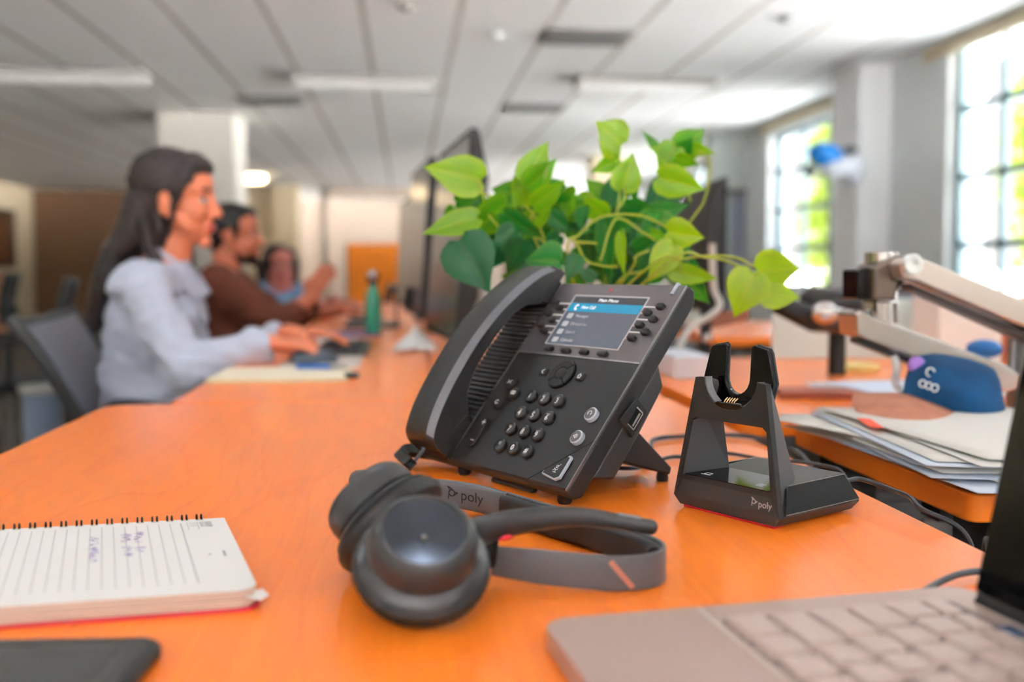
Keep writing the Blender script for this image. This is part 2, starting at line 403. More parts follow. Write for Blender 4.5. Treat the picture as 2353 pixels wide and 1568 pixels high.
# near ceiling back part: recessed window wall fittings on the left wall
o = empty('dark_picture_window', atY(100, 610, 19.6))
b0 = atY(66, 610, 17.9); b1 = atY(136, 482, 21)
MB().box(-7.6, -7.54, 17.2, 20.4, 1.0, 2.1, M.Translation(-V(o.location))).build('frame', mat('dark_frame', (44, 40, 36), .5), o, smooth=False)
MB().box(-7.545, -7.53, 17.4, 18.9, 1.08, 2.02, M.Translation(-V(o.location))).build('pane', mat('dull_pane', (96, 88, 76), .3), o, smooth=False)
MB().box(-7.545, -7.53, 19.0, 20.2, 1.08, 2.02, M.Translation(-V(o.location))).build('pane', mat('brown_pane', (92, 58, 36), .4), o, smooth=False)
tag(o, 'dark framed interior window in the cream wall at the far left', 'interior window')
o = MB().box(-6.6, -4.9, 12.6, 13.3, .80, .92).box(-6.5, -6.4, 12.7, 12.8, 0, .8).box(-5.1, -5, 12.7, 12.8, 0, .8).box(-6.5, -6.4, 13.1, 13.2, 0, .8).box(-5.1, -5, 13.1, 13.2, 0, .8).build('wooden_counter', mat('counter_wood', (196, 128, 82), .5), smooth=False)
tag(o, 'orange wooden high counter in front of the cream wall at the left edge', 'counter')
# far partitions and the orange board
o = empty('orange_notice_board', atY(862, 640, 12)); L = o.location
a = atY(800, 690, 12); b_ = atY(926, 560, 12)
MB().box(a.x, b_.x, 12, 12.04, .35, b_.z, M.Translation(-V(L))).build('board', mat('orange_panel', (255, 140, 0), .6), o, smooth=False)
MB().box(a.x-.02, a.x, 11.99, 12.05, 0, b_.z, M.Translation(-V(L))).build('post', blk2, o, smooth=False)
MB().box(b_.x, b_.x+.02, 11.99, 12.05, 0, b_.z, M.Translation(-V(L))).build('post', blk2, o, smooth=False)
tag(o, 'bright orange partition board far away behind the green bottle', 'partition board')
o = MB().box(atY(736, 500, 16).x, atY(752, 500, 16).x, 16, 16.15, 0, 2.25).box(atY(736, 500, 16).x, atY(960, 500, 16).x, 16, 16.15, 2.1, 2.25).build('door_frame', wall_p, smooth=False); S(o); o.name = 'trim_1'
# door on the pier
S(MB().box(3.93, 4.24, 11.72, 11.8, 0, 1.86).build('door_1', mat('grey_door', (128, 132, 146), .4), smooth=False))
S(MB().box(4.2, 4.27, 11.68, 11.8, 0, 1.92).box(3.85, 4.27, 11.68, 11.8, 1.86, 1.92).build('trim_2', mat('dark_trim', (84, 76, 72), .6), smooth=False))
# outdoors seen through the windows
leafm = NT('tree_foliage'); tr = leafm.add('ShaderNodeBsdfTranslucent'); tr.inputs[0].default_value = lin((128, 140, 24)); mxs = leafm.add('ShaderNodeMixShader'); mxs.inputs[0].default_value = .55
leafm.b.inputs['Base Color'].default_value = lin((104, 124, 44)); leafm.b.inputs['Roughness'].default_value = .5
leafm.link(leafm.b.outputs[0], mxs.inputs[1]); leafm.link(tr.outputs[0], mxs.inputs[2]); leafm.link(mxs.outputs[0], leafm.n['Material Output'].inputs[0])
def tree(x, y, h, r, label, n=900, zs=2.0):
    o = empty('street_tree', M.Translation((x, y, -.5)))
    MB().tube([(0, 0, 0), (.05, .03, h*.5), (0, 0, h*.85)], [.16, .12, .05], 10).build('trunk', mat('bark', (96, 78, 60), .9), o)
    mb = MB()
    for k in range(n):
        d = V((random.gauss(0, 1), random.gauss(0, 1), random.gauss(0, 1))).normalized()*r*random.uniform(.5, 1)
        c = V((0, 0, h*.6)) + V((d.x, d.y, d.z*zs)); s = random.uniform(.09, .17)
        T = M.Translation(c) @ M.Rotation(random.uniform(0, 6.3), 4, V((random.gauss(0, 1), random.gauss(0, 1), random.gauss(0, 1))).normalized())
        mb.add([(-s, 0, 0), (-s*.3, -s*.5, .02), (s*.5, -s*.4, .02), (s, 0, 0), (s*.5, s*.4, .02), (-s*.3, s*.5, .02)], [(0, 1, 2, 3), (0, 3, 4, 5)], T)
    tag(mb.build('canopy', leafm.m, o, smooth=False), kind='stuff')
    return tag(o, label, 'tree')
tree(6.7, 14.0, 4.0, .95, 'sunlit yellow-green tree outside the window beyond the pilaster', 1300)
tree(8.9, 12.4, 4.8, 1.0, 'sunlit green tree outside the nearest window at the right edge', 1300)
# parked cars: low shapes beyond the sill
def car(x, y, m, label):
    o = empty('parked_car', M.Translation((x, y, -.5)))
    bd = [(-2.1, .3), (-2.15, .8), (-1.3, .95), (-.75, 1.45), (.9, 1.48), (1.6, 1.0), (2.15, .9), (2.2, .3)]
    T = M(((0, 0, 1, 0), (1, 0, 0, 0), (0, 1, 0, 0), (0, 0, 0, 1)))
    MB().prism(bd, -.85, .85, T).build('car_body', m, o, bevel=.12, seg=3)
    gl = [(-1.1, .98), (-.7, 1.38), (.82, 1.4), (1.35, 1.0)]
    MB().prism(gl, -.87, .87, T).build('side_windows', gloss, o)
    for yy in (-1.35, 1.35):
        for xx in (-.87, .71): MB().lathe([(0, 0), (.32, 0), (.34, .03), (.34, .13), (.32, .16), (0, .16)], M.Translation((xx, yy, .34)) @ M.Rotation(R(90), 4, 'Y'), 24).build('wheel', blk3, o)
    return tag(o, label, 'car')
car(6.4, 6.6, mat('car_white', (225, 228, 230), .15, coat=1), 'white parked car outside the nearest window')
# ---------------------------------------------------------------- desks
DZ = .74
def rpoly(x0, x1, y0, y1, r=.03, n=5): return rrect(x1-x0, y1-y0, r, n, (x0+x1)/2, (y0+y1)/2)
def desk(label, x0, x1, y0, y1, legs=(), r=.03, group=None, th=.028):
    o = empty('desk', M.Translation((x0, y0, 0))); T = M.Translation((-x0, -y0, 0))
    MB().prism(rpoly(x0, x1, y0, y1, r), DZ-th, DZ, T).build('desk_top', desk_top, o, bevel=.003)
    for lx, ly in legs:
        MB().box(lx-.025, lx+.025, ly-.035, ly+.035, 0, DZ-th, T).build('leg', blk2, o, bevel=.004)
    MB().box(x0+.08, x1-.08, (y0+y1)/2-.02, (y0+y1)/2+.02, DZ-th-.05, DZ-th, T).build('cross_beam', blk2, o)
    return tag(o, label, 'desk', group)
desk('near orange maple desk carrying the phone, headset and charging stand', -.462, .43, -.35, 1.60, [(-.40, -.2), (.37, -.2), (-.40, 1.4), (.37, 1.4)], .035)
desk('orange maple desk behind the near one, where the woman in pale blue works', -.372, .05, 1.605, 3.10, [(-.3, 1.75), (-.3, 2.95), (.0, 1.75), (.0, 2.95)])
desk('orange maple desk behind, where the man in brown works', -.372, .05, 3.105, 4.75, [(-.3, 3.3), (-.3, 4.6)])
desk('orange maple desk behind the nearest monitors, back to back with the woman\'s desk', .056, .43, 1.605, 3.10, [(.1, 1.75), (.38, 1.75), (.38, 2.95)])
desk('farther orange maple desk behind the monitors, back to back with the man\'s desk', .056, .43, 3.105, 4.75, [(.38, 3.3), (.38, 4.6)])
desk('orange maple desk at right, carrying the loose papers and blue cap', .525, 1.35, .87, 1.30, [(.58, .92), (.58, 1.25), (1.3, .92), (1.3, 1.25)], .012)
desk('orange maple desk at right behind the loose papers, with brown folder and monitor arms', .47, 1.75, 1.36, 2.30, [(.52, 1.42), (.52, 2.2), (1.7, 1.42), (1.7, 2.2)], .02)
desk('dark-fronted orange desk at right under the standing black monitor', .95, 2.1, 3.0, 3.9, [(1.0, 3.05), (1.0, 3.8), (2.0, 3.05), (2.0, 3.8)], .02)
# ---------------------------------------------------------------- desk phone
pa, pt = -1.0296, .867
PU = V((cos(pa), sin(pa), 0)); PV = V((-sin(pa)*cos(pt), cos(pa)*cos(pt), sin(pt))); PN = PU.cross(PV)
PO = V((.1399, .8539, .755)) - PU*.183
PF = frame(PO, PU, PV, PN)
ph = tag(empty('desk_phone', PF), 'black office desk phone with colour screen standing tilted on the maple desk', 'desk phone')
yz = M(((0, 0, 1, 0), (1, 0, 0, 0), (0, 1, 0, 0), (0, 0, 0, 1)))   # local (a,b,c) -> (c,a,b): profile in v,h extruded along u
def uvh(u0=0, v0=0, h0=0): return M.Translation((u0, v0, h0))
# body: a wedge section with chamfered edges
bp = [(-.001, -.004), (.002, .0), (.233, .0), (.2375, -.004), (.2375, -.010), (.2285, -.0195), (.006, -.0195), (-.001, -.012)]
body = MB().prism(bp, -.060, .183, yz).build('body', blk, ph, bevel=.0025, seg=3)
MB().prism([(.155, -.018), (.142, -.038), (.092, -.0408), (.04, -.042), (.026, -.018)], .0, .1825, yz).build('rear_housing', blk2, ph, bevel=.003)
# keypad plate and screen bezel
MB().prism([(-.002, .002), (.1815, .002), (.1815, .1395), (-.002, .1395)], 0, .0012, I4).build('keypad_plate', blk, ph, bevel=.0006)
MB().prism([(-.002, .1412), (.1815, .1412), (.1815, .2345), (-.002, .2345)], 0, .0018, I4).build('screen_bezel', gloss_s, ph, bevel=.0006)
MB().box(.0, .1812, .1395, .1412, .0004, .002).build('bezel_trim', silver, ph, smooth=False)
MB().box(.1815, .1826, .001, .2345, -.0002, .0016).build('edge_trim', steel_d, ph, smooth=False)
MB().box(.1690, .1725, .2225, .2366, .0, .0032).build('message_lamp', fog, ph)
MB().box(-.0035, -.0025, .0, .232, 0, .002).build('cradle_edge_trim', steel_d, ph, smooth=False)
# screen
scr = MB().box(.034, .1425, .1535, .2172, .0014, .0021).build('screen', mat('screen_glass', (70, 78, 90), .12, coat=.5, emis=(60, 66, 78), estr=.25), ph, smooth=False)
so = MB()
for a in ((.0335, .143, .2168, .2184), (.0335, .143, .1524, .1534)): so.box(a[0], a[1], a[2], a[3], .0016, .0024)
for a in ((.0325, .0338), (.1427, .144)): so.box(a[0], a[1], .1524, .2184, .0016, .0024)
so.build('screen_outline', mat('screen_edge', (178, 178, 184), .3), scr, smooth=False)
MB().box(.0345, .142, .1965, .2077, .0021, .00235).build('selected_row', mat('screen_blue', (14, 120, 156), .15, emis=(20, 150, 190), estr=.12, coat=.4), scr, smooth=False)
MB().box(.0345, .142, .2077, .2166, .0021, .0023).build('title_bar', mat('screen_title', (44, 52, 62), .2, coat=.4), scr, smooth=False)
lit = mat('screen_white', (210, 214, 218), .4, emis=(220, 224, 228), estr=.25)
text('title_text', 'Main Menu', .0058, lit, scr, uvh(.089, .212, .0024), sx=1.15)
text('row_text', 'New Call', .0056, lit, scr, uvh(.0545, .202, .0025), align='LEFT')
for k, s_ in enumerate(('Messages', 'Directories', 'Search', 'Calendar')):
    v = .1905-.0105*k
    text('row_text', s_, .0054, mat('screen_dim', (150, 154, 160), .4, emis=(120, 124, 130), estr=.2) if k == 0 else bpy.data.materials['screen_dim'], scr, uvh(.0535, v, .0024), align='LEFT')
    MB().prism(rrect(.0085, .0066, .0014, 3, .0445, v), .0021, .0024).build('row_icon', bpy.data.materials['screen_dim'], scr, smooth=False)
strokes(MB(), [arc(.049, .202, .0042, 130, 230, 8), [(.0462, .2052), (.0478, .2044)], [(.0462, .1988), (.0478, .1996)]], .0014, uvh(0, 0, .0024)).build('call_icon', lit, scr, smooth=False)
maker_mark('maker_mark', .0042, mat('red_mark', (214, 60, 60), .5), ph, uvh(.0815, .2262, .0019))
text('maker_word', 'poly', .0058, greyp, ph, uvh(.0925, .2262, .0019))
def key(name, u, v, w, h, r, z=.0034, m=blk3, base=.0008, dome=.0008):
    T = uvh(u, v, base)
    lo = rrect(w, h, r, 6); k = 1-2*.0008/min(w, h)
    return MB().prism(lo, 0, z-.0007, T).prism([(a, b) for a, b in lo], z-.0007, z, T, top=[(a*k, b*k) for a, b in lo]).build(name, m, ph, bevel=.0006)
for u, v in ((.167, .2065), (.1545, .1987), (.167, .1909), (.1543, .183), (.167, .1753), (.1542, .1673)):
    key('line_key', u, v, .0106, .0066, .0031, .0052)
for u, v in ((.0095, .2065), (.0215, .1987), (.0095, .1909), (.0215, .183), (.0095, .1753), (.0215, .1673)):
    key('line_key', u, v, .0106, .0066, .0031, .0052)
tk = MB()
for k, v in enumerate((.2065, .1987, .1909, .183, .1753, .1673)):
    e = .1615 if k % 2 == 0 else .149
    tk.box(.144, e, v-.0008, v+.0008, .0017, .0021)
    e2 = .015 if k % 2 == 0 else .027
    tk.box(e2, .0325, v-.0008, v+.0008, .0017, .0021)
tk.build('line_marks', mat('tick_print', (205, 205, 208), .4), ph, smooth=False)
for u in (.0451, .0727, .1002, .1279): key('soft_key', u, .1461, .0140, .0058, .0027, .0048)
# navigation cluster
def ringseg(a0, a1, r0, r1): return arc(0, 0, r1, a0, a1, 8) + arc(0, 0, r0, a1, a0, 8)
NT_ = uvh(.0872, .1178, .001)
MB().lathe([(0, 0), (.0172, 0), (.0172, .0006), (0, .0006)], NT_, 40).build('navigation_well', gloss, ph)
for k in range(4):
    MB().prism(ringseg(k*90-42, k*90+42, .0076, .0163), 0, .0034, NT_).build('navigation_key', blk3, ph, bevel=.0009)
MB().lathe([(0, 0), (.0068, 0), (.0068, .003), (.005, .0038), (0, .0034)], NT_, 28).build('select_key', blk3, ph)
for u, nm, ln in ((.0585, 'back_key', [[(.0015, .0024), (-.0015, 0), (.0015, -.0024)]]), (.1150, 'home_key', [[(-.0022, .0002), (0, .0024), (.0022, .0002)], [(-.0015, 0), (-.0015, -.0022), (.0015, -.0022), (.0015, 0)]])):
    k = key(nm, u, .1178, .0115, .0092, .0015, .0026)
    strokes(MB(), ln, .0009, uvh(u, .1178, .0035)).build('key_symbol', whitep, k, smooth=False)
def legend(k, u, v, s, sub=None, size=.0062, z=.0046):
    text('key_legend', s, size, whitep, k, uvh(u, v-.0012 if sub else v, z))
    if sub: text('key_letters', sub, .0022, mat_letters, k, uvh(u, v+.0029, z), sx=1.1)
keym = mat('key_black', (26, 26, 27), .28, spec=.6)
mat_letters = mat('letters_print', (160, 160, 164), .5)
def rkey(name, u, v, r=.0074, h=.0044, m=blk3):
    return MB().lathe([(0, 0), (r, 0), (r, h-.0016), (r-.0008, h-.0004), (r-.0018, h), (0, h-.0003)], uvh(u, v, .001), 32).build(name, m, ph)
for i, (s_, sb) in enumerate((('1', None), ('2', 'ABC'), ('3', 'DEF'), ('4', 'GHI'), ('5', 'JKL'), ('6', 'MNO'), ('7', 'PQRS'), ('8', 'TUV'), ('9', 'WXYZ'), ('*', None), ('0', None), ('#', None))):
    u, v = .0645+.0213*(i % 3), .0866-.0197*(i//3)
    k = rkey('number_key', u, v, m=keym); legend(k, u, v, s_, sb, .0084 if s_ != '*' else .010, .0053)
for u, v, ln in ((.0206, .099, [[(-.0028, .0018), (-.0006, -.0006), (-.0028, -.0018)], [(.0028, .0018), (.0006, 0), (.0028, -.0018)]]), (.0364, .087, [arc(-.0012, 0, .0018, 0, 360, 8), arc(.0016, 0, .0018, 0, 360, 8)]), (.0206, .0733, [arc(0, 0, .0022, 40, 300, 8), [(.0005, -.0018), (.0026, -.0012)]])):
    k = rkey('function_key', u, v, .0068); strokes(MB(), ln, .0009, uvh(u, v, .0053)).build('key_symbol', whitep, k, smooth=False)
k = MB().prism(rrect(.0112, .0345, .0054, 6, .018, .0373), .0008, .0036).build('volume_key', blk3, ph, bevel=.0008)
strokes(MB(), [[(.0155, .0485), (.0205, .0485)], [(.018, .0460), (.018, .0510)], [(.0155, .0262), (.0205, .0262)]], .0011, uvh(0, 0, .0037)).build('volume_symbols', whitep, k, smooth=False)
for nm, u, v, ln in (('headset_key', .1617, .0779, [arc(0, 0, .0024, -40, 220, 10), [(-.0019, -.0016), (-.0019, .0002)], [(.0019, -.0016), (.0019, .0002)]]), ('speaker_key', .161, .0522, [[(-.0026, .0), (-.001, .0008), (.0004, .0022), (.0004, -.0022), (-.001, -.0008), (-.0026, 0)], arc(0, 0, .0024, -45, 45, 6)])):
    k = MB().lathe([(0, .0), (.0072, 0), (.0072, .0042), (.0062, .0050), (0, .0050)], uvh(u, v, .001), 32).build(nm, fog, ph)
    MB().lathe([(0, .0050), (.0058, .0050), (.0056, .0054), (0, .0054)], uvh(u, v, .001), 32).build('key_cap', mat('cap_grey', (96, 96, 98), .4), k)
    strokes(MB(), ln, .0007, uvh(u, v, .0065)).build('key_symbol', whitep, k, smooth=False)
# triangular mute key and diagonal split line
tri = [(.1435, .0095), (.1640, .0065), (.1695, .0095), (.1695, .0325), (.1660, .0335), (.1440, .0135)]
k = MB().prism(tri, .001, .0046).build('mute_key', fog, ph, bevel=.0012, seg=3)
cx_, cy_ = .160, .0175
MB().prism([(cx_+(a-cx_)*.86, cy_+(b-cy_)*.86) for a, b in tri], .0046, .0051).build('key_cap', blk, k, bevel=.0004)
strokes(MB(), [arc(.160, .0195, .0013, 0, 360, 8), arc(.160, .0185, .0026, 200, 340, 8), [(.160, .0158), (.160, .0135)], [(.158, .0135), (.162, .0135)], [(.1568, .0150), (.1632, .0222)]], .0006, uvh(0, 0, .0052)).build('mute_symbol', whitep, k, smooth=False)
strokes(MB(), [[(.1275, .0022), (.1812, .0535)]], .0007, uvh(0, 0, .0013)).build('split_line', gloss, ph, smooth=False)
# usb block on the right side
ub = MB().prism([(.112, -.0115), (.1105, -.0315), (.080, -.0315), (.084, -.0075)], .178, .1868, yz).build('usb_block', blk, ph, bevel=.0008)
MB().box(.1866, .1871, .0868, .1038, -.0262, -.0180).build('usb_slot', gloss, ub, smooth=False)
MB().box(.1866, .1873, .0880, .1025, -.0250, -.0228).build('usb_tongue', steel, ub, smooth=False)
us = MB()
for a in ((.0855, .1052, -.0275, -.0262), (.0855, .0868, -.0275, -.0168), (.1039, .1052, -.0275, -.0168)): us.box(.1866, .1876, a[0], a[1], a[2], a[3])
us.build('usb_shell', steel, ub, smooth=False)
# kick stand
MB().prism([(.102, -.038), (.1005, -.1195), (.0935, -.1225), (.086, -.104), (.058, -.038)], .030, .160, yz).build('kick_stand', blk, ph, bevel=.002)
for uu in (.04, .15):
    p = PF @ V((uu, .0935, -.121)); 
    MB().lathe([(0, 0), (.0055, 0), (.006, .003), (.0048, .011), (0, .011)], PF.inverted() @ M.Translation((p.x, p.y, DZ)), 20).build('rubber_foot', blk3, ph)
for uu in (.006, .165):
    p = PF @ V((uu, .006, -.012)); z = p.z-DZ
    MB().lathe([(0, 0), (.0055, 0), (.007, .003), (.007, z), (0, z)], PF.inverted() @ M.Translation((p.x, p.y, DZ)), 24).build('rubber_foot', blk3, ph)
p = PF @ V((.09, .004, -.014))
MB().box(.05, .115, -.002, .02, -.026, -.0185).build('base_rail', blk2, ph, bevel=.002)
# speaker grille in the cradle
gm = MB()
for k in range(26):
    v0 = .050+.0058*k
    gm.box(-.056, -.0045, v0, v0+.0034, .0, .003)
gm.build('speaker_grille', mat('grille_ribs', (58, 58, 60), .5), ph, bevel=.0008)
MB().prism([(.0, 0), (.046, 0), (.050, .012), (.030, .016), (.0, .012)], -.0585, -.004, yz).build('lower_cradle', blk3, ph, bevel=.002)
MB().prism([(.205, .0), (.2355, 0), (.2355, .012), (.215, .015), (.200, .011)], -.0585, -.004, yz).build('upper_cradle', blk3, ph, bevel=.002)
# handset
top_c = [(.000, .010), (.0005, .024), (.006, .036), (.03, .0455), (.06, .051), (.09, .054), (.12, .0545), (.15, .0525), (.18, .0475), (.205, .041), (.228, .032), (.243, .021), (.2465, .012)]
bot_c = [(.2440, .0040), (.214, .0025), (.198, .009), (.188, .020), (.170, .0285), (.145, .0325), (.12, .0335), (.095, .0315), (.072, .0255), (.058, .016), (.050, .006), (.036, .003), (.004, .0045)]
top_ = [(p.x, p.y) for p in cr([(a, b, 0) for a, b in top_c], 8)]; bot_ = [(p.x, p.y) for p in cr([(a, b, 0) for a, b in bot_c], 8)]
BAND = []
def hs_section():
    """loft along the handset: for each station a rounded-trapezoid section"""
    mb = MB(); st = []
    N = 40
    def interp(tab, x):
        tab = sorted(tab)
        if x <= tab[0][0]: return tab[0][1]
        for (a, b), (c, d) in zip(tab[:-1], tab[1:]):
            if a <= x <= c: return b+(d-b)*(x-a)/(c-a+1e-9)
        return tab[-1][1]
    a = []; m = 0
    for i in range(N+1):
        q = i/N; v = .0005+.2455*(.5-.5*cos(pi*q))*1.0
        ht = interp([(x, y) for x, y in top_], v); hb = interp([(x, y) for x, y in bot_], v)
        hw = .0272*(1-.06*sin(pi*q)); ch = min(.0078, (ht-hb)*.35)
        sec = [(-hw, hb+ch*.25), (-hw, ht-ch*.9), (-hw+ch*.85, ht-ch*.08), (-.008, ht+.0008), (.008, ht+.0008), (hw-ch*.85, ht-ch*.08), (hw, ht-ch*.9), (hw, hb+ch*.25), (hw-ch*.25, hb), (-hw+ch*.25, hb)]
        m = len(sec); a += [(-.0305+x, v, h) for x, h in sec]
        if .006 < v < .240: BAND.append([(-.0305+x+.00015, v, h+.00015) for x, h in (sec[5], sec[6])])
    f = [(i*m+j, i*m+(j+1) % m, (i+1)*m+(j+1) % m, (i+1)*m+j) for i in range(N) for j in range(m)]
    f += [tuple(range(m))[::-1], tuple(N*m+j for j in range(m))]
    return mb.add(a, f)
hs = hs_section().build('handset', blk, ph, ang=28, bevel=.0008)
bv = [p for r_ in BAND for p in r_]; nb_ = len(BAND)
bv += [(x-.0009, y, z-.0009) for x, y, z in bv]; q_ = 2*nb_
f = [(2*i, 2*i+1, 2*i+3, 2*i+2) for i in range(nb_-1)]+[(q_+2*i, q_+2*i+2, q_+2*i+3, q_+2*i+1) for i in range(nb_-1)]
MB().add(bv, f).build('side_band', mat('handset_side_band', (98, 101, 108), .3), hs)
# coiled handset cord with its plug
pl = PF.inverted()
c0 = atZ(975, 1012, .772); c1_ = atZ(948, 1068, .748)
cord = cr([PF @ V((-.043, .002, .012)), atZ(972, 1035, .762), atZ(950, 1062, .748), atZ(936, 1068, .746)], 8)
o = empty('handset_cord', M.Translation((c1_.x, c1_.y, DZ))); TI = M.Translation(-V(o.location))
MB().tube(cord, .0019, 8, TI).build('cord_plug_lead', mat('plug_lead_grey', (92, 110, 124), .3), o)
ax = cr([atZ(942, 1066, .748), atZ(922, 1046, .751), atZ(940, 1036, .753), atZ(985, 1040, .752), (.075, 1.05, .748)], 26)
co = []
for i, p in enumerate(ax):
    t = (ax[min(i+1, len(ax)-1)]-ax[max(i-1, 0)]).normalized(); x = V((0, 0, 1)).cross(t).normalized(); y = t.cross(x)
    for k in range(4):
        w = 2*pi*(k/4)+i*0.0; q = p + (ax[min(i+1, len(ax)-1)]-p)*(k/4)
        co.append(q + x*(.0062*cos(w)) + y*(.0062*sin(w)))
MB().tube(co, .0019, 6, TI).build('coil', blk3, o)
tag(o, 'black coiled handset cord curling behind the lower left corner of the desk phone', 'phone cord')
# ---------------------------------------------------------------- charging stand
sa = R(-59)
SX = V((cos(sa), sin(sa), 0)); SY = V((-sin(sa), cos(sa), 0)); SZ = V((0, 0, 1))
S0 = V((.2953, .7623, DZ)) - SX*.055
st = tag(empty('headset_charging_stand', frame(S0, SX, SY, SZ)), 'black two-pronged headset charging stand on the right part of the near desk', 'charging stand')
def lay(z): return z
B = .104
# skirt (base) : bottom rect -> crease -> shoulder
def rect(x0, x1, y0, y1, z): return [(x0, y0, z), (x1, y0, z), (x1, y1, z), (x0, y1, z)]
def loft4(mb, rings):
    k = len(mb.v)
    a = [p for r_ in rings for p in r_]; f = [(3, 2, 1, 0)]
    for i in range(len(rings)-1): f += [(i*4+j, i*4+(j+1) % 4, i*4+4+(j+1) % 4, i*4+4+j) for j in range(4)]
    n = len(rings)-1; f.append((n*4, n*4+1, n*4+2, n*4+3)); return mb.add(a, f)
loft4(MB(), [rect(-.052, .052, .002, .106, .0022), rect(-.0575, .0575, -.0005, .1115, .0102), rect(-.0545, .0545, -.0002, .1085, .0135), [(-.0468, .0012, .0299), (.0468, .0012, .0299), (.0468, .1005, .0338), (-.0468, .1005, .0338)]]).build('base', blk2, st, bevel=.0012)
red = MB().box(-.0495, .0495, .004, .016, 0, .0026).build('front_foot_strip', redp, st, bevel=.0008)
for s_ in (-1, 1): MB().box(s_*.040-.0065, s_*.040+.0065, .084, .100, 0, .0026).build('rubber_foot', redp, st, bevel=.0006)
for s_ in (-1, 1):   # glossy side panels
    q = [(s_*.0572, .0085, .0118), (s_*.0572, .1085, .0118), (s_*.0476, .1000, .0326), (s_*.0488, .0205, .0326)]
    n_ = V((s_, 0, .45)).normalized()*.0009
    MB().add([V(p)+n_*.2 for p in q]+[V(p)+n_ for p in q], [(0, 1, 2, 3), (7, 6, 5, 4)]+[(i, (i+1) % 4, 4+(i+1) % 4, 4+i) for i in range(4)]).build('side_panel', gloss, st, smooth=False)
    MB().tube([V(p)+n_*.8 for p in q], .0004, 6, closed=True).build('panel_trim', steel_d, st)
# front A-frame
LN = .052
def fp(x, z): return V((x, z*LN-.0005, z))     # point on the leaning front plane
def fw(z): return .0575+( .0378-.0575)*(z-.0102)/(.117-.0102)
def iw(z): return .0478+( .0405-.0478)*(z-.030)/(.081-.030)
cup = [(-.0300+.0, .117)] 
carc = []
for k in range(15):
    a_ = R(180+180*k/14); carc.append((.0290*cos(a_), .117+.0255*sin(a_)))
outer = [(-fw(.0102), .0102), (fw(.0102), .0102), (fw(.1165), .1165), (.0322, .117)] + [(x, z) for x, z in carc[::-1]] + [(-.0322, .117), (-fw(.1165), .1165)]
inner = [(-iw(.030), .030), (iw(.030), .030), (iw(.078), .078), (iw(.081)-.004, .0812), (-iw(.081)+.004, .0812), (-iw(.078), .078)]
import bmesh
def plate_with_hole(outer, inner, d, name, m, parent):
    bm = bmesh.new()
    ov = [bm.verts.new(fp(*p)) for p in outer]; iv = [bm.verts.new(fp(*p)) for p in inner]
    es = [bm.edges.new((ov[i], ov[(i+1) % len(ov)])) for i in range(len(ov))] + [bm.edges.new((iv[i], iv[(i+1) % len(iv)])) for i in range(len(iv))]
    bmesh.ops.triangle_fill(bm, use_beauty=True, use_dissolve=False, edges=es)
    r_ = bmesh.ops.extrude_face_region(bm, geom=bm.faces[:])
    for v in r_['geom']:
        if isinstance(v, bmesh.types.BMVert): v.co.y += d
    bmesh.ops.recalc_face_normals(bm, faces=bm.faces)
    me = bpy.data.meshes.new(name); bm.to_mesh(me); bm.free(); me.materials.append(m)
    o = bpy.data.objects.new(name, me); col.objects.link(o); o.parent = parent
    return o
plate_with_hole(outer, inner, .006, 'front_frame', blk, st)
# faceted wings behind each upright
for s_ in (-1, 1):
    def q(x, y, z): return (s_*x, y, z)
    zt, zb = .1165, .0125
    o1 = [fp(fw(zt), zt), fp(iw(.081)-.002, zt-.012), V((.0262, .0215, .1135)), V((.0312, .0200, .1150))]
    o2 = [fp(fw(zb), zb), fp(iw(.03), .030), V((.0330, .045, .0330)), V((.0372, .0465, .0334))]
    a = [V((s_*p.x, p.y+.0004, p.z)) for p in o1+o2]
    MB().add(a, [(0, 1, 2, 3), (4, 5, 6, 7), (0, 1, 5, 4), (1, 2, 6, 5), (2, 3, 7, 6), (3, 0, 4, 7)]).build('side_wing', mat('wing_plastic', (72, 72, 74), .42) if s_ < 0 else bpy.data.materials['wing_plastic'], st, smooth=False)
# crossbar block behind the collar
MB().box(-.0310, .0310, .004, .022, .0815, .0905).build('collar_block', blk, st, bevel=.002)
# touch panel in the opening
tp = MB().add([(-.0455, .0014, .0307), (.0455, .0014, .0307), (.0330, .0435, .0328), (-.0330, .0435, .0328), (-.0455, .0014, .0290), (.0455, .0014, .0290), (.0330, .0435, .0310), (-.0330, .0435, .0310)], [(0, 1, 2, 3), (7, 6, 5, 4), (0, 1, 5, 4), (1, 2, 6, 5), (2, 3, 7, 6), (3, 0, 4, 7)]).build('touch_panel', gloss, st, smooth=False)
tl = R(atan := math.degrees(math.atan2(.0021, .0421)))
TP = M.Translation((0, .0014, .03075)) @ M.Rotation(tl, 4, 'X')
strokes(MB(), [[(-.032, .0100), (-.026, .0100), (-.026, .0145), (-.032, .0145), (-.032, .0100)], [(-.034, .0085), (-.024, .0085)], ], .0005, TP, .0002).build('laptop_icon', whitep, tp, smooth=False)
strokes(MB(), [[(.026, .0085), (.026, .0145), (.032, .0145), (.032, .0085), (.026, .0085)], [(.0275, .0125), (.0305, .0125)], [(.0275, .0105), (.0305, .0105)]], .0005, TP, .0002).build('phone_icon', whitep, tp, smooth=False)
FT = frame(fp(0, 0), V((1, 0, 0)), V((0, LN, 1)).normalized(), V((1, 0, 0)).cross(V((0, LN, 1)).normalized()))
maker_mark('maker_mark', .0056, mat('logo_grey', (176, 170, 170), .4), st, FT @ M.Translation((.0318, .0200, .0003)))
text('maker_word', 'poly', .0080, bpy.data.materials['logo_grey'], st, FT @ M.Translation((.0432, .0188, .0003)))
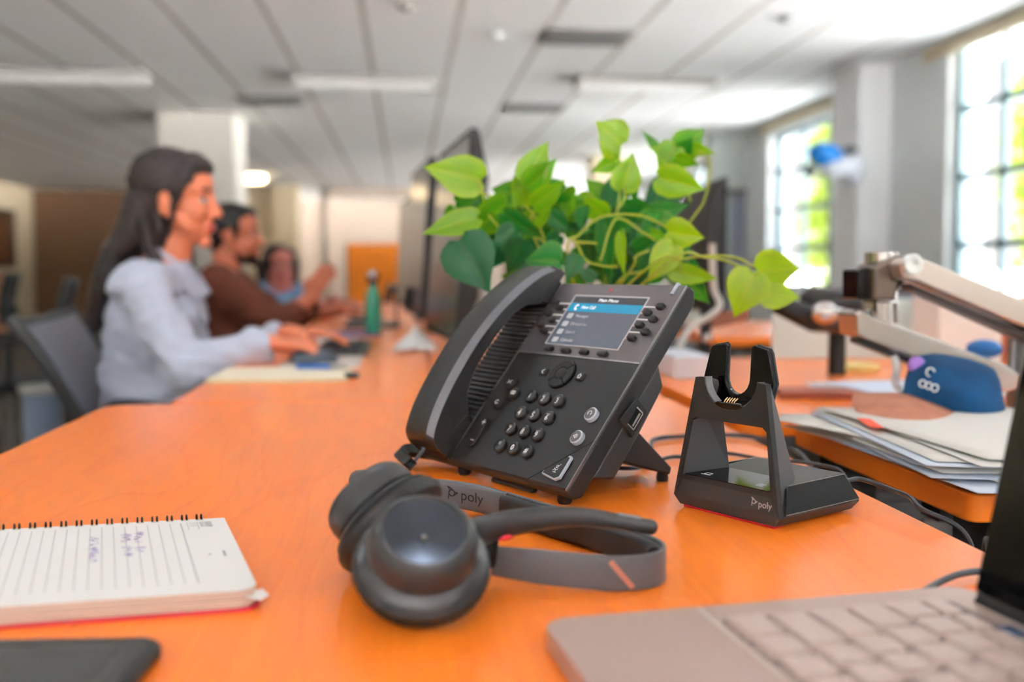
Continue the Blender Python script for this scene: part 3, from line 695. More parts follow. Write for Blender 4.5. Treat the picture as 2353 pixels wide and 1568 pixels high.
# cradle: a glossy U fork leaning back behind the collar
CL = math.atan(.06)
CT = M.Translation((-.0065, .0200, .0)) @ M.Rotation(-.05, 4, 'X')
fork = [(-.0315, .088), (-.0385, .115), (-.0322, .1395), (-.0300, .1432), (-.0160, .1462), (-.0130, .1440), (-.0128, .118)]
fork += [(.0128*cos(R(180+180*k/10))*1.0, .118-.0002+.0145*sin(R(180+180*k/10))) for k in range(11)]
fork += [(.0128, .118), (.0130, .1440), (.0160, .1462), (.0300, .1432), (.0322, .1395), (.0385, .115), (.0315, .088)]
xz = M(((1, 0, 0, 0), (0, 0, -1, 0), (0, 1, 0, 0), (0, 0, 0, 1)))
MB().prism(fork, -.0022, .0022, CT @ xz).build('fork', gloss, st, bevel=.0012, seg=3)
MB().prism([(x*1.035, y+(.0012 if y > .13 else 0)) for x, y in fork], .0022-.0062, -.0022, CT @ xz).build('fork_backing', blk2, st, bevel=.0008)
# clear collar lip and contacts
MB().sweep([fp(x*.985, z+.0004)+V((0, .006, 0)) for x, z in carc], lambda i: [(-.0008, -.004), (.0008, -.004), (.0008, .004), (-.0008, .004)], up=V((0, 1, 0))).build('clear_lip', mat('smoky_clear_plastic', (120, 122, 126), .1, coat=.5), st)
MB().prism([(-.0240, .084), (.0240, .084), (.0200, .094), (.0120, .0975), (-.0120, .0975), (-.0200, .094)], -.015, -.001, M.Translation((-.0015, .0045, 0)) @ xz).build('contact_tray', gloss, st, bevel=.001)
for k in range(5):
    x = -.0065+k*.0027
    MB().tube(cr([(x, .0075, .0905), (x, .0062, .0945), (x, .0080, .0985), (x, .0115, .1010)], 5), .0006, 6).build('charging_contact', gold, st)
# usb plug + cable
o = empty('usb_cable', M.Translation((.40, .84, DZ))); TI = M.Translation(-V(o.location))
pb = frame(S0, SX, SY, SZ) @ V((.030, .1085, .020))
pd = SY
e0 = pb + pd*.018
MB().box(-.0045, .0045, 0, .018, -.0032, .0032, TI @ frame(pb, SX, SY, SZ)).build('plug', blk2, o, bevel=.0015)
MB().box(-.003, .003, .018, .024, -.0022, .0022, TI @ frame(pb, SX, SY, SZ)).build('strain_relief', blk2, o, bevel=.001)
MB().tube(cr([pb+pd*.023, pb+pd*.032+V((.008, 0, 0)), atY(2045, 1124, .83), atY(2090, 1143, .80), atY(2118, 1170, .775), (.452, .755, .735), (.458, .748, .69), (.460, .75, .60)], 8), .0022, 8, TI).build('lead', mat('cable_dark', (52, 56, 62), .4), o)
tag(o, 'grey-black USB cable plugged into the charging stand and dropping over the desk edge', 'cable')
# cables behind the phone
def cable(pts, r, label, m=None, name='cable'):
    o = MB().tube(cr(pts, 8), r, 8).build(name, m or bpy.data.materials['cable_dark'])
    return tag(o, label, 'cable')
cable([PF @ V((.12, .06, -.045)), (.26, 1.05, .745), atZ(1500, 1012, .744), atZ(1570, 1003, .744), atZ(1640, 1000, .744), atZ(1720, 1003, .744), (.432, 1.13, .7445), (.446, 1.06, .735), (.452, 1.0, .66)], .0028, 'dark cable running from behind the phone over the right desk edge, farther of the two')
cable([PF @ V((.10, .05, -.045)), (.23, 1.0, .745), atZ(1535, 1052, .744), atZ(1580, 1050, .744), atZ(1660, 1042, .744), atZ(1720, 1050, .744), atZ(1760, 1058, .744), (.432, 1.0, .7445), (.448, .96, .73), (.455, .93, .62)], .0022, 'thin dark cable on the desk nearer to the charging stand')
# ---------------------------------------------------------------- headset
hd = tag(empty('headset', M.Translation((.06, .68, DZ))), 'black on-ear headset with boom microphone lying on the near desk', 'headset')
HI = M.Translation(-V(hd.location))
pad_m = mat('ear_pad_leatherette', (30, 30, 31), .5, bump=.5, bscale=350)
shell_m = mat('headset_shell', (50, 51, 53), .38)
shell_d = mat('headset_ring', (60, 62, 66), .3)
satin = mat('satin_flange', (52, 52, 55), .28, coat=.3)
t = NT('spun_disc'); t.b.inputs['Base Color'].default_value = lin((34, 36, 40)); t.b.inputs['Metallic'].default_value = 1; t.b.inputs['Roughness'].default_value = .17
tg = t.add('ShaderNodeTangent'); tg.direction_type = 'RADIAL'; tg.axis = 'Z'; t.link(tg.outputs[0], t.b.inputs['Tangent']); t.b.inputs['Anisotropic'].default_value = 1.0; t.b.inputs['Anisotropic Rotation'].default_value = .0
t.b.inputs['Base Color'].default_value = lin((70, 76, 84))
disc_m = t.m
def earcup(T, near):
    p = HI @ T
    wr = lambda t_, r, z: 1+.006*sin(t_*46)*(1 if r > .034 and z < .016 else 0)
    c = MB().lathe([(.020, .004), (.022, .001), (.028, -.0005), (.036, .001), (.0412, .005), (.0425, .010), (.0415, .0145), (.038, .0168), (.020, .0170)], p, 96, wob=wr).build('ear_cushion', pad_m, hd)
    MB().lathe([(0, .010), (.021, .0105), (.0215, .012), (0, .013)], p, 48).build('speaker_cloth', mat('speaker_cloth', (14, 14, 15), .9) if near else bpy.data.materials['speaker_cloth'], c)
    s_ = MB().lathe([(0, .016), (.0385, .0168), (.0395, .0178), (.0385, .0190), (.0335, .0225), (.0300, .0240), (0, .024)], p, 64).build('cushion_flange', satin, hd)
    k = MB().lathe([(0, .0235), (.0318, .0236), (.0330, .0250), (.0332, .031), (.0322, .0365), (.0300, .0405), (.0280, .0425), (.0266, .0432), (.0256, .0430), (.0249, .0418), (.0247, .0405), (0, .0340)], p, 72).build('ear_shell', shell_m, hd)
    MB().lathe([(.0244, .0420), (.0252, .0432), (.0264, .0436), (.0272, .0430), (.0262, .0420)], p, 72, ring=True).build('shell_ring', shell_d, k)
    d = MB().lathe([(0, .0350), (.0012, .0352), (.0246, .0419), (.0247, .0412), (0, .0344)], M.Identity(4), 96)
    d = d.build('logo_disc', disc_m, k, T=p)
    MB().lathe([(0, .0352), (.0016, .0352), (.0018, .0366), (.0010, .0370), (0, .0370)], I4, 20).build('disc_button', steel_d, d)
    return k
a1 = V((.05, -.563, .826)).normalized()
CN1 = V((.0085, .6070, .7612))
T1 = axis_frame(CN1, a1, V((1, 0, 0)))
earcup(T1, True)
a2 = V((-.60, .42, .60)).normalized()
CN2 = V((-.0040, .6720, .7700))
T2 = axis_frame(CN2, a2, V((0, 0, 1)))
earcup(T2, False)
# yoke on the near cup and pivot
pv = V((.0500, .6480, .7665))
MB().tube(cr([T1 @ V((0, 0, .030)), V((.030, .630, .776)), V((.042, .643, .770)), pv], 6), [.010]*7+[.009]*6+[.007]*6, 12, HI, sx=.8).build('yoke', shell_m, hd)
MB().lathe([(0, -.010), (.0065, -.010), (.0072, -.008), (.0072, .008), (.0065, .010), (0, .010)], HI @ axis_frame(pv+V((.003, 0, -.002)), V((0.1, -.1, 1))), 24).build('yoke_pivot', blk3, hd)
# headband ribbon, standing on edge
hb = [(.0570, .6520), (.085, .6400), (.1110, .6325), (.130, .6285), (.1456, .6275), (.1590, .6310), (.1690, .6400), (.1735, .6520), (.1725, .6660), (.1660, .6820), (.1557, .7010), (.142, .7270), (.1217, .7600), (.103, .790), (.0850, .8180), (.0650, .8380), (.0420, .8480), (.0180, .8460), (-.0040, .8300)]
hp = cr([(x, y, .7525) for x, y in hb], 5); n = len(hp)
def zc(i):
    q = i/(n-1)
    return .0 + (.004*(1-q*6) if q < 1/6 else 0) + (.010*((q-.8)/.2) if q > .8 else 0)
hp = [V((p.x, p.y, .7525+zc(i))) for i, p in enumerate(hp)]
MB().sweep([p for p in hp[:int(n*.80)]], lambda i: rrect(.0030, .0235 if i > 4 else .020+.0007*i, .0013, 3), HI).build('headband', mat('headband_outer', (88, 89, 93), .42), hd)
i0, i1 = int(n*.36), int(n*.79)
MB().sweep(hp[i0:i1], lambda i: rrect(.0095, .0215, .0040, 4, cx=.0060), HI).build('headband_pad', mat('headband_pad', (34, 34, 35), .6), hd)
i0 = int(n*.34)
MB().sweep(hp[int(n*.77):], lambda i: rrect(.0085, .0235, .0036, 4, cx=.0), HI).build('headband_arm', mat('arm_grey', (86, 88, 93), .35), hd)
MB().tube(cr([hp[-1], V((-.024, .803, .776)), V((-.036, .768, .788)), T2 @ V((0, 0, .034))], 6), [.008]*19, 12, HI).build('yoke', shell_m, hd)
# word on the far arm, facing the camera-left side
j = int(n*.905); pj = hp[j]; tj = (hp[j+2]-hp[j-2]).normalized(); nj = V((0, 0, 1)).cross(tj).normalized()
side = -1 if nj.dot(V((0, -1, 0))) < 0 else 1
nf = nj*side
xw = -tj if (-tj).dot(V((1, 0, 0))) > 0 else tj
TW = HI @ frame(pj + nf*.0046, xw, V((0, 0, 1)), nf)
dk = mat('debossed_black', (10, 10, 11), .5)
tw = text('maker_word', 'poly', .0125, dk, hd, I4)
mk = maker_mark('maker_mark', .0088, dk, hd, I4)
def wrap(o, x0, dz):
    """lay flat lettering along the curved arm"""
    for v in o.data.vertices:
        s_ = v.co.x + x0; i = float(j) + (-s_ if xw.dot(tj) < 0 else s_)/seglen; i = max(1, min(n-2.01, i)); k_ = int(i); f_ = i-k_
        p_ = hp[k_].lerp(hp[k_+1], f_); t_ = (hp[k_+1]-hp[k_-1]).lerp(hp[min(n-1, k_+2)]-hp[k_], f_).normalized(); n_ = V((0, 0, 1)).cross(t_).normalized()*side
        q_ = p_ + n_*(.0046+v.co.z) + V((0, 0, v.co.y+dz)); v.co = HI @ q_
seglen = (hp[j+3]-hp[j-3]).length/6
wrap(tw, .026, .001); wrap(mk, .0070, .002)
# small print on the near band
j = int(n*.20); pj = hp[j]; tj = (hp[j+2]-hp[j-2]).normalized(); nj = V((0, 0, 1)).cross(tj).normalized()
nf = nj if nj.y < 0 else -nj
TQ = HI @ frame(pj+nf*.0017, tj, V((0, 0, 1)), nf)
strokes(MB(), [[(-.0075, .0075), (.0060, -.0085)]], .0036, TQ).build('band_label', mat('copper_reflective_print', (182, 118, 98), .35), hd, smooth=False)
# boom microphone
bm_ = cr([V((.030, .622, .7800)), V((.0480, .6380, .7800)), V((.0680, .6520, .7810)), V((.0920, .6580, .7825)), V((.1160, .6610, .7820)), V((.1400, .6600, .7790)), V((.1640, .6570, .7750))], 8)
nb = len(bm_)
MB().tube(bm_, [.0105*(1-i/(nb-1))**1.2*.62+.0050 for i in range(nb)], 14, HI, sx=.72).build('microphone_boom', shell_m, hd)
tp_ = bm_[-1]; td = (bm_[-1]-bm_[-8]).normalized()
MB().caps(tp_-td*.030, .0054, tp_+td*.0015, .0053, 16, T=HI).build('microphone_tip', shell_m, hd)
MB().prism(rrect(.016, .0036, .0015, 3), 0, .0008, HI @ frame(tp_-td*.0135+V((0, -.0016, .0050)), td, V((0, .95, .3)).normalized(), td.cross(V((0, .95, .3)).normalized()))).build('microphone_slot', mat('mic_slot', (120, 122, 126), .3), hd)
q = bm_[20]
MB().ball((.0615, .6460, .7735), (.0085, .004, .0022), HI).build('red_inner_tab', mat('red_tab', (235, 40, 62), .4), hd)
# ---------------------------------------------------------------- spiral notebook
nbk = tag(empty('spiral_notebook', M.Translation((-.1438, .8015, DZ))), 'open lined spiral notebook with handwriting and a red cover at the left', 'notebook')
NI = M.Translation(-V(nbk.location))
TRp, BRp = V((-.1438, .8015, 0)), V((-.0905, .6180, 0)); dl = V((-.9935, -.1150, 0)).normalized(); LL = .34
def sheet(mb, z0, z1, a=0, g=0, rc=.014, d1=0):
    A = TRp - dl*a; Bp = BRp - dl*a + (BRp-TRp).normalized()*g
    s_ = (Bp-A).normalized(); poly = [A, A+dl*LL, Bp+dl*LL]
    for k in range(6):
        w = k/5*pi/2; c = Bp - s_*rc + dl*rc
        poly.append(c + s_*rc*cos(w) - dl*rc*sin(w))
    poly = [(p.x, p.y) for p in poly]
    return mb.prism(poly, z0, z1, NI)
sheet(MB(), DZ, DZ+.0018, .002, .001).build('red_cover', mat('red_cover', (206, 36, 66), .5), nbk)
pg = MB(); z = DZ+.0019
for k in range(10):
    g = random.uniform(-.0012, .0012); a = random.uniform(-.001, .001)
    sheet(pg, z, z+.00105, a, g); z += .0011
pb_ = pg.build('page_block', mat('page_edges', (216, 190, 174), .8), nbk, smooth=False)
pgm = mat('notebook_page', (230, 230, 228), .8)
top = sheet(MB(), z, z+.0004).build('top_page', pgm, nbk, smooth=False); PZ = z+.0004
# lifted corner of an inner page
A = BRp
MB().add([NI @ V((A.x+.000, A.y+.014, DZ+.009)), NI @ V((A.x+.0050, A.y+.006, DZ+.0075)), NI @ V((A.x+.001, A.y-.002, DZ+.0068)), NI @ V((A.x-.014, A.y+.004, DZ+.0088)), NI @ V((A.x+.000, A.y+.014, DZ+.0086)), NI @ V((A.x+.0050, A.y+.006, DZ+.0070)), NI @ V((A.x+.001, A.y-.002, DZ+.0064)), NI @ V((A.x-.014, A.y+.004, DZ+.0084))], [(0, 1, 2, 3), (7, 6, 5, 4), (0, 1, 5, 4), (1, 2, 6, 5), (2, 3, 7, 6), (3, 0, 4, 7)]).build('curled_page_corner', pgm, nbk, smooth=False)
sd = (BRp-TRp).normalized(); W_ = (BRp-TRp).length
PT = NI @ frame(V((TRp.x, TRp.y, PZ)), dl, sd, V((0, 0, -1)))     # x along the long edge, y away from the coil
PT = NI @ M(((dl.x, sd.x, 0, TRp.x), (dl.y, sd.y, 0, TRp.y), (0, 0, 1, PZ), (0, 0, 0, 1)))
ru = mat('ruled_lines', (176, 178, 180), .8)
lm = MB()
for k in range(26):
    x = .0335+.0082*k; lm.box(x, x+(.0005 if k else .0009), .012, W_-.020, .0001, .0002, PT)
lm.build('ruled_lines', ru, top, smooth=False)
pm = MB()
for r_ in range(4):
    for c in range(3): strokes(pm, [arc(.0125+.0035*c*.9, .0120+.0042*r_, .0013, 0, 360, 8)], .0002, PT @ M.Translation((0, 0, .0001)))
for r_ in range(3): pm.box(.0225, .0280, .013+.005*r_, .0133+.005*r_, .0001, .0002, PT)
pm.box(.0215, .0219, .010, .034, .0001, .0002, PT).box(.0290, .0293, .010, .034, .0001, .0002, PT)
pm.box(.020, .022, .105, .107, .0001, .0002, PT).box(.0105, .0120, .098, .112, .0001, .0002, PT)
pm.build('page_print', mat('page_print', (150, 150, 152), .8), top, smooth=False)
ink = mat('purple_ink', (150, 130, 190), .7)
wm = MB(); rs = random.Random(3)
def scrawl(x, y0, y1):
    y = y0; pts = []
    while y < y1:
        pts.append((x+rs.uniform(-.004, .004), y)); y += rs.uniform(.0004, .0016)
        if rs.random() < .10 and len(pts) > 2:
            strokes(wm, [pts], .0005, PT @ M.Translation((0, 0, .0001))); pts = []; y += .003
    if len(pts) > 1: strokes(wm, [pts], .0005, PT @ M.Translation((0, 0, .0001)))
scrawl(.0655, .032, .062); scrawl(.0655, .075, .092); scrawl(.0745, .034, .060); scrawl(.0745, .072, .098); scrawl(.0965, .040, .108)
wm.build('handwriting', ink, top, smooth=False)
wire = mat('dark_wire', (40, 36, 36), .35, metal=.6)
hole_m = mat('punched_holes', (196, 194, 190), .8)
hm = MB()
for k in range(17):
    x = .0175+.01105*k
    cl = MB()
    for dx in (0, .0034):
        cl.tube([PT @ V((x+dx, .0032*cos(w)-.0005, .0042*sin(w)-.0008)) for w in [R(-60+ 300*q/13) for q in range(14)]], .0007, 6)
    cl.build('wire_loop', wire, nbk)
    hm.box(x-.0012, x+.0046, .0018, .0050, .0001, .0002, PT)
hm.build('punched_holes', hole_m, top, smooth=False)
# ---------------------------------------------------------------- tablet bottom-left
tb = tag(empty('tablet', M.Translation((-.22, .5, DZ))), 'dark glossy tablet lying flat at the bottom left corner', 'tablet')
TB = M.Translation(-V(tb.location)) @ M(((-.9975, -.07, 0, -.1305), (.07, -.9975, 0, .5570), (0, 0, 1, 0), (0, 0, 0, 1)))
pl_ = rrect(.28, .19, .016, 8, .14, .095)
MB().prism(pl_, DZ+.0006, DZ+.0085, TB).build('case', mat('tablet_case', (30, 31, 33), .5), tb, bevel=.003, seg=3)
MB().prism(rrect(.268, .178, .012, 8, .14, .095), DZ+.0085, DZ+.0089, TB).build('glass', mat('tablet_glass', (34, 36, 36), .18, coat=.3), tb)
MB().prism(rrect(.242, .150, .003, 4, .14, .095), DZ+.0089, DZ+.00895, TB).build('display', mat('tablet_display', (58, 60, 60), .2), tb)
# ---------------------------------------------------------------- laptop
L0 = V((.0745, .5452, DZ)); le = V((.9931, .1169, 0)); lw = V((.1169, -.9931, 0))
LT = M(((le.x, lw.x, 0, L0.x), (le.y, lw.y, 0, L0.y), (0, 0, 1, DZ), (0, 0, 0, 1)))
lp = tag(empty('laptop', LT), 'open silver-beige laptop at the bottom right, seen from its side', 'laptop')
al = mat('laptop_aluminium', (180, 158, 149), .36, metal=.3)
al_k = mat('keycap_beige', (192, 172, 164), .42)
MB().prism(rrect(.272, .36, .016, 8, .136, .18), .0012, .0140).build('lower_case', al, lp, bevel=.001)
MB().box(.0925, .0945, .004, .356, .0139, .0146).build('palm_rest_ridge', mat('ridge', (200, 190, 182), .4), lp, smooth=False)
MB().prism(rrect(.074, .118, .004, 4, .044, .185), .0140, .0143).build('touchpad', mat('touchpad', (168, 152, 144), .35), lp, smooth=False)
MB().prism(rrect(.148, .326, .006, 5, .171, .187), .01395, .0142).build('keyboard_deck', mat('keyboard_deck', (112, 98, 92), .5), lp, smooth=False)  # deck colour darkened to stand in for shade in the key gaps
rk = random.Random(5); first = None; nk = 0
rows = [(.0985, .0215, .000), (.1230, .0215, .010), (.1475, .0215, .004), (.1720, .0215, .0), (.1965, .0215, -.003), (.2205, .0125, -.006)]
for ri, (x, hx, off) in enumerate(rows):
    y = .029+max(0, off)*.3; widths = {0: [.030, .024, .024, .024, .115], 1: [.046], 2: [.040], 3: [.034], 4: [.024], 5: [.024]}[ri]
    k = 0
    while y < .335 and nk < 88:
        w = widths[k] if k < len(widths) else .0215
        if y+w > .342: w = .342-y
        if w < .012: break
        if first is None or True:
            T = M.Translation((x+hx/2, y+w/2, .0142)); q = rrect(hx-.0005, w-.0005, .0022, 3)
            kk = MB().prism(q, 0, .0012, T).prism(q, .0012, .0042, T, top=[(a*.93, b*.93) for a, b in q]).build('key', al_k, lp, smooth=False)
            nk += 1
        y += w+.0035; k += 1
# screen lid
SH = M.Translation((.2660, .018, .0150)) @ M.Rotation(R(12), 4, 'Y')   # leaning back
lid = MB().prism(rrect(.0075, .352, .003, 4, 0, .180), 0, .245, SH).build('lid', mat('lid_back', (40, 40, 42), .4), lp, bevel=.0015)
MB().box(-.0046, -.0038, .006, .354, .004, .241, SH).build('screen_glass', mat('off_screen', (4, 4, 5), .08, spec=.35), lid, smooth=False)
MB().lathe([(0, .03), (.008, .03), (.008, .33), (0, .33)], M.Translation((.2640, 0, .0120)) @ M.Rotation(R(-90), 4, 'X'), 24).build('hinge', gloss, lp)
MB().box(.240, .2485, .070, .084, .0141, .0156).build('power_button', mat('power_button', (120, 150, 190), .2, metal=.7), lp, bevel=.0005)
cable([LT @ V((.2420, -.001, .008)), LT @ V((.2440, -.010, .0075)), atZ(2122, 1360, .7455), atZ(2160, 1338, .745), atZ(2205, 1320, .746), atZ(2250, 1314, .7455), (.39, .62, .744), (.425, .68, .744), (.447, .72, .73), (.45, .73, .6)], .0024, 'black cable leaving the far side of the laptop and curving over the desk')
# ---------------------------------------------------------------- plant
pt_ = atZ(1290, 930, DZ); PX, PY = .235, 1.375
pln = tag(empty('potted_pothos_plant', M.Translation((PX, PY, DZ))), 'bright green trailing pothos plant standing behind the desk phone', 'plant')
QI = M.Translation(-V(pln.location))
MB().lathe([(0, 0), (.048, 0), (.056, .01), (.066, .105), (.068, .112), (.062, .112), (.058, .10), (0, .095)], I4, 40).build('pot', mat('white_pot', (206, 204, 198), .4), pln)
MB().lathe([(0, .094), (.058, .0955), (.058, .098), (.03, .101), (0, .102)], I4, 24).build('soil', mat('soil', (50, 36, 28), .95), pln)
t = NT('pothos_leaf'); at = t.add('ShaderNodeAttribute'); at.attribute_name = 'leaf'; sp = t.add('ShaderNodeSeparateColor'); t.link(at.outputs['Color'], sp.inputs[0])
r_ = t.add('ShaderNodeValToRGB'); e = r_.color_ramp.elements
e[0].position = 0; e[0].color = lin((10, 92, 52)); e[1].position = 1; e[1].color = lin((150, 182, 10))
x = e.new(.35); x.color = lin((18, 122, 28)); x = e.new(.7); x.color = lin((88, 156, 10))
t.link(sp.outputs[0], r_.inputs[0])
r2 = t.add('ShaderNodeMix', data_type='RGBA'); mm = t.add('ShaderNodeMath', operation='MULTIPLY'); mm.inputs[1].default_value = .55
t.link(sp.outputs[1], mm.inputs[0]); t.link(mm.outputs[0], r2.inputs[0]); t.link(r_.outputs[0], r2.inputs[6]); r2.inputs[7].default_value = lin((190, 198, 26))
t.link(r2.outputs[2], t.b.inputs['Base Color']); t.b.inputs['Roughness'].default_value = .32
tr = t.add('ShaderNodeBsdfTranslucent'); t.link(r2.outputs[2], tr.inputs[0]); ms = t.add('ShaderNodeMixShader'); ms.inputs[0].default_value = .38
t.link(t.b.outputs[0], ms.inputs[1]); t.link(tr.outputs[0], ms.inputs[2]); t.link(ms.outputs[0], t.n['Material Output'].inputs[0])
leaf_mat = t.m
LV, LF, LC = [], [], []
def leaf(b, tip, w, tone, roll=0, curl=.12, fold=.25, edge=.5):
    b, tip = V(b), V(tip); d = tip-b; L = d.length; y = d.normalized()
    z = (C0-b); z = (z - y*z.dot(y)).normalized(); z = (M.Rotation(roll, 4, y) @ z).normalized(); x = y.cross(z)
    prof = [(-.06, .0), (-.055, .16), (.0, .33), (.10, .45), (.25, .50), (.42, .44), (.60, .32), (.76, .18), (.89, .075), (1.0, .0)]
    base = len(LV); nc = 5
    for t_, hw in prof:
        for j in range(-nc, nc+1):
            s_ = j/nc; xx = s_*hw*w*L
            yy = t_*L + (abs(s_)**2*(-.10)*L if t_ < .12 else 0)*(1 if hw else 0)
            zz = fold*abs(xx)*1.0 - curl*L*((t_-.45)**2)*1.3 + .008*L*sin(t_*17+s_*5) - .25*abs(xx)**2/(L*.5)
            LV.append(b + x*xx + y*yy + z*zz)
            mid = max(0, 1-abs(s_)*7); eg = abs(s_)**3*edge
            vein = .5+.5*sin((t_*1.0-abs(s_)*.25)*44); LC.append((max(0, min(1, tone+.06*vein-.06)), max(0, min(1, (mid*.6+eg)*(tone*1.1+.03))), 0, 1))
    m = 2*nc+1
    for i in range(len(prof)-1):
        for j in range(m-1): LF.append((base+i*m+j, base+i*m+j+1, base+i*m+m+j+1, base+i*m+m+j))
def zp(x, y): return 940+x*.3995, 240+y*.3995
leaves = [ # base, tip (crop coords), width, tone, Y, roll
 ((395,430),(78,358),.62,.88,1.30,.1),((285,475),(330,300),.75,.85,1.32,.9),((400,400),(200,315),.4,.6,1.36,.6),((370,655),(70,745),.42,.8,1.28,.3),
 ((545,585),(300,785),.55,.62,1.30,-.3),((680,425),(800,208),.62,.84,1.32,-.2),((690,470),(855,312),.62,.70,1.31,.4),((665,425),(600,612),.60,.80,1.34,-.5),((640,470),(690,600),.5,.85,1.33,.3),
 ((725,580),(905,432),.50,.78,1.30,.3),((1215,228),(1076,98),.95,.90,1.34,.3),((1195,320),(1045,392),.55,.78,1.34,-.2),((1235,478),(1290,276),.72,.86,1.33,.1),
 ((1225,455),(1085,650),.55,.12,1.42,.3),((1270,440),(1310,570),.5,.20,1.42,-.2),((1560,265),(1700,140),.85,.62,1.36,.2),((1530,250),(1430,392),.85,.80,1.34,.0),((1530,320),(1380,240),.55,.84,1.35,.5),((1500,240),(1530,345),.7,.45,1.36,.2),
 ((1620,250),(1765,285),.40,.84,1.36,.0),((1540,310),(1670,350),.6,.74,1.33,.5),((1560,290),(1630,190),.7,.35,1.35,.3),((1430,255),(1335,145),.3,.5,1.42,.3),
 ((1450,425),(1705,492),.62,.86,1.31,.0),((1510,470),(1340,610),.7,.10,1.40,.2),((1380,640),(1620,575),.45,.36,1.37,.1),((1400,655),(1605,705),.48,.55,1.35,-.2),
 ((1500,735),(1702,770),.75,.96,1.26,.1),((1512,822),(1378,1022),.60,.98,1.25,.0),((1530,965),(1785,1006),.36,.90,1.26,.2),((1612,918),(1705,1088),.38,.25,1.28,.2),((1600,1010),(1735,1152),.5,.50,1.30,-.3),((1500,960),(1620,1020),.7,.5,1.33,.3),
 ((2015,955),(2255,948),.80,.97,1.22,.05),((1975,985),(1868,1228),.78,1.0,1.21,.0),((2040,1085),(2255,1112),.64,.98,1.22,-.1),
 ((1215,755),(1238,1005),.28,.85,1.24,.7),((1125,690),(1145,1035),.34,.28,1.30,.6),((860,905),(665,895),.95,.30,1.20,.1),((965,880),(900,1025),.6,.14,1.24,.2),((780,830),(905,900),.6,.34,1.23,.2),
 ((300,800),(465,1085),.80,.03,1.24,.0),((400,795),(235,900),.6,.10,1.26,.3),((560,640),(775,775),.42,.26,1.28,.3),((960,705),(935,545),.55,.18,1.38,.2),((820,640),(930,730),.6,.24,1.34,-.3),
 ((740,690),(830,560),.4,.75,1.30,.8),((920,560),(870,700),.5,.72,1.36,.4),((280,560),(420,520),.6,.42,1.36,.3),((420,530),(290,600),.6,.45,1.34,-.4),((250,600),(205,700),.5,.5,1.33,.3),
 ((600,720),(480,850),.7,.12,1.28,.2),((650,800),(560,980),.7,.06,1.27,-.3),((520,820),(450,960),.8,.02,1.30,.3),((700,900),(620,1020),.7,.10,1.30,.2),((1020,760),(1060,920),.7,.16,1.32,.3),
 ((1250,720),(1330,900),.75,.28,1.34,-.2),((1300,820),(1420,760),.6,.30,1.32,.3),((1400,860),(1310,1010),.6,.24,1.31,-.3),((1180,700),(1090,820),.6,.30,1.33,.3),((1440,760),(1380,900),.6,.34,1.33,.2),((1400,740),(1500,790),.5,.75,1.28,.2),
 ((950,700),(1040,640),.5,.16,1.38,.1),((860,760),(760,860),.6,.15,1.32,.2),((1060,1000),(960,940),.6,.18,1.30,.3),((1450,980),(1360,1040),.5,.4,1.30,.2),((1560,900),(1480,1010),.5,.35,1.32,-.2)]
for b, tp2, w, tone, Yd, ro in leaves:
    Yd2 = Yd + random.uniform(-.02, .02)
    leaf(atY(*zp(*b), Yd), atY(*zp(*tp2), Yd2), w*1.25, tone, ro+random.uniform(-.15, .15))
rl = random.Random(11)
for k in range(100):
    a = rl.uniform(0, 2*pi); rr = rl.uniform(.15, 1)**.6
    cx_ = 960+rr*cos(a)*640; cy_ = 800+rr*sin(a)*250; Yd = rl.uniform(1.33, 1.44)
    b = (cx_, cy_) if k < 62 else (900+(cx_-960)*.72, 690+(cy_-800)*.8); cx_, cy_ = b; an = rl.uniform(0, 2*pi); Lq = rl.uniform(120, 200)
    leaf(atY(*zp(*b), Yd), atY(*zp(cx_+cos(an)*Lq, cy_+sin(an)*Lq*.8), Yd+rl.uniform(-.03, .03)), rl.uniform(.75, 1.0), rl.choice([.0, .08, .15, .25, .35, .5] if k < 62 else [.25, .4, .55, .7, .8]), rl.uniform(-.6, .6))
me = bpy.data.meshes.new('foliage'); me.from_pydata([tuple(QI @ p) for p in LV], [], LF); me.materials.append(leaf_mat)
ca = me.color_attributes.new('leaf', 'FLOAT_COLOR', 'POINT')
for i, c in enumerate(LC): ca.data[i].color = c
me.polygons.foreach_set('use_smooth', [True]*len(me.polygons))
o = bpy.data.objects.new('foliage', me); col.objects.link(o); o.parent = pln
stm = MB(); base3 = V((PX, PY, DZ+.10))
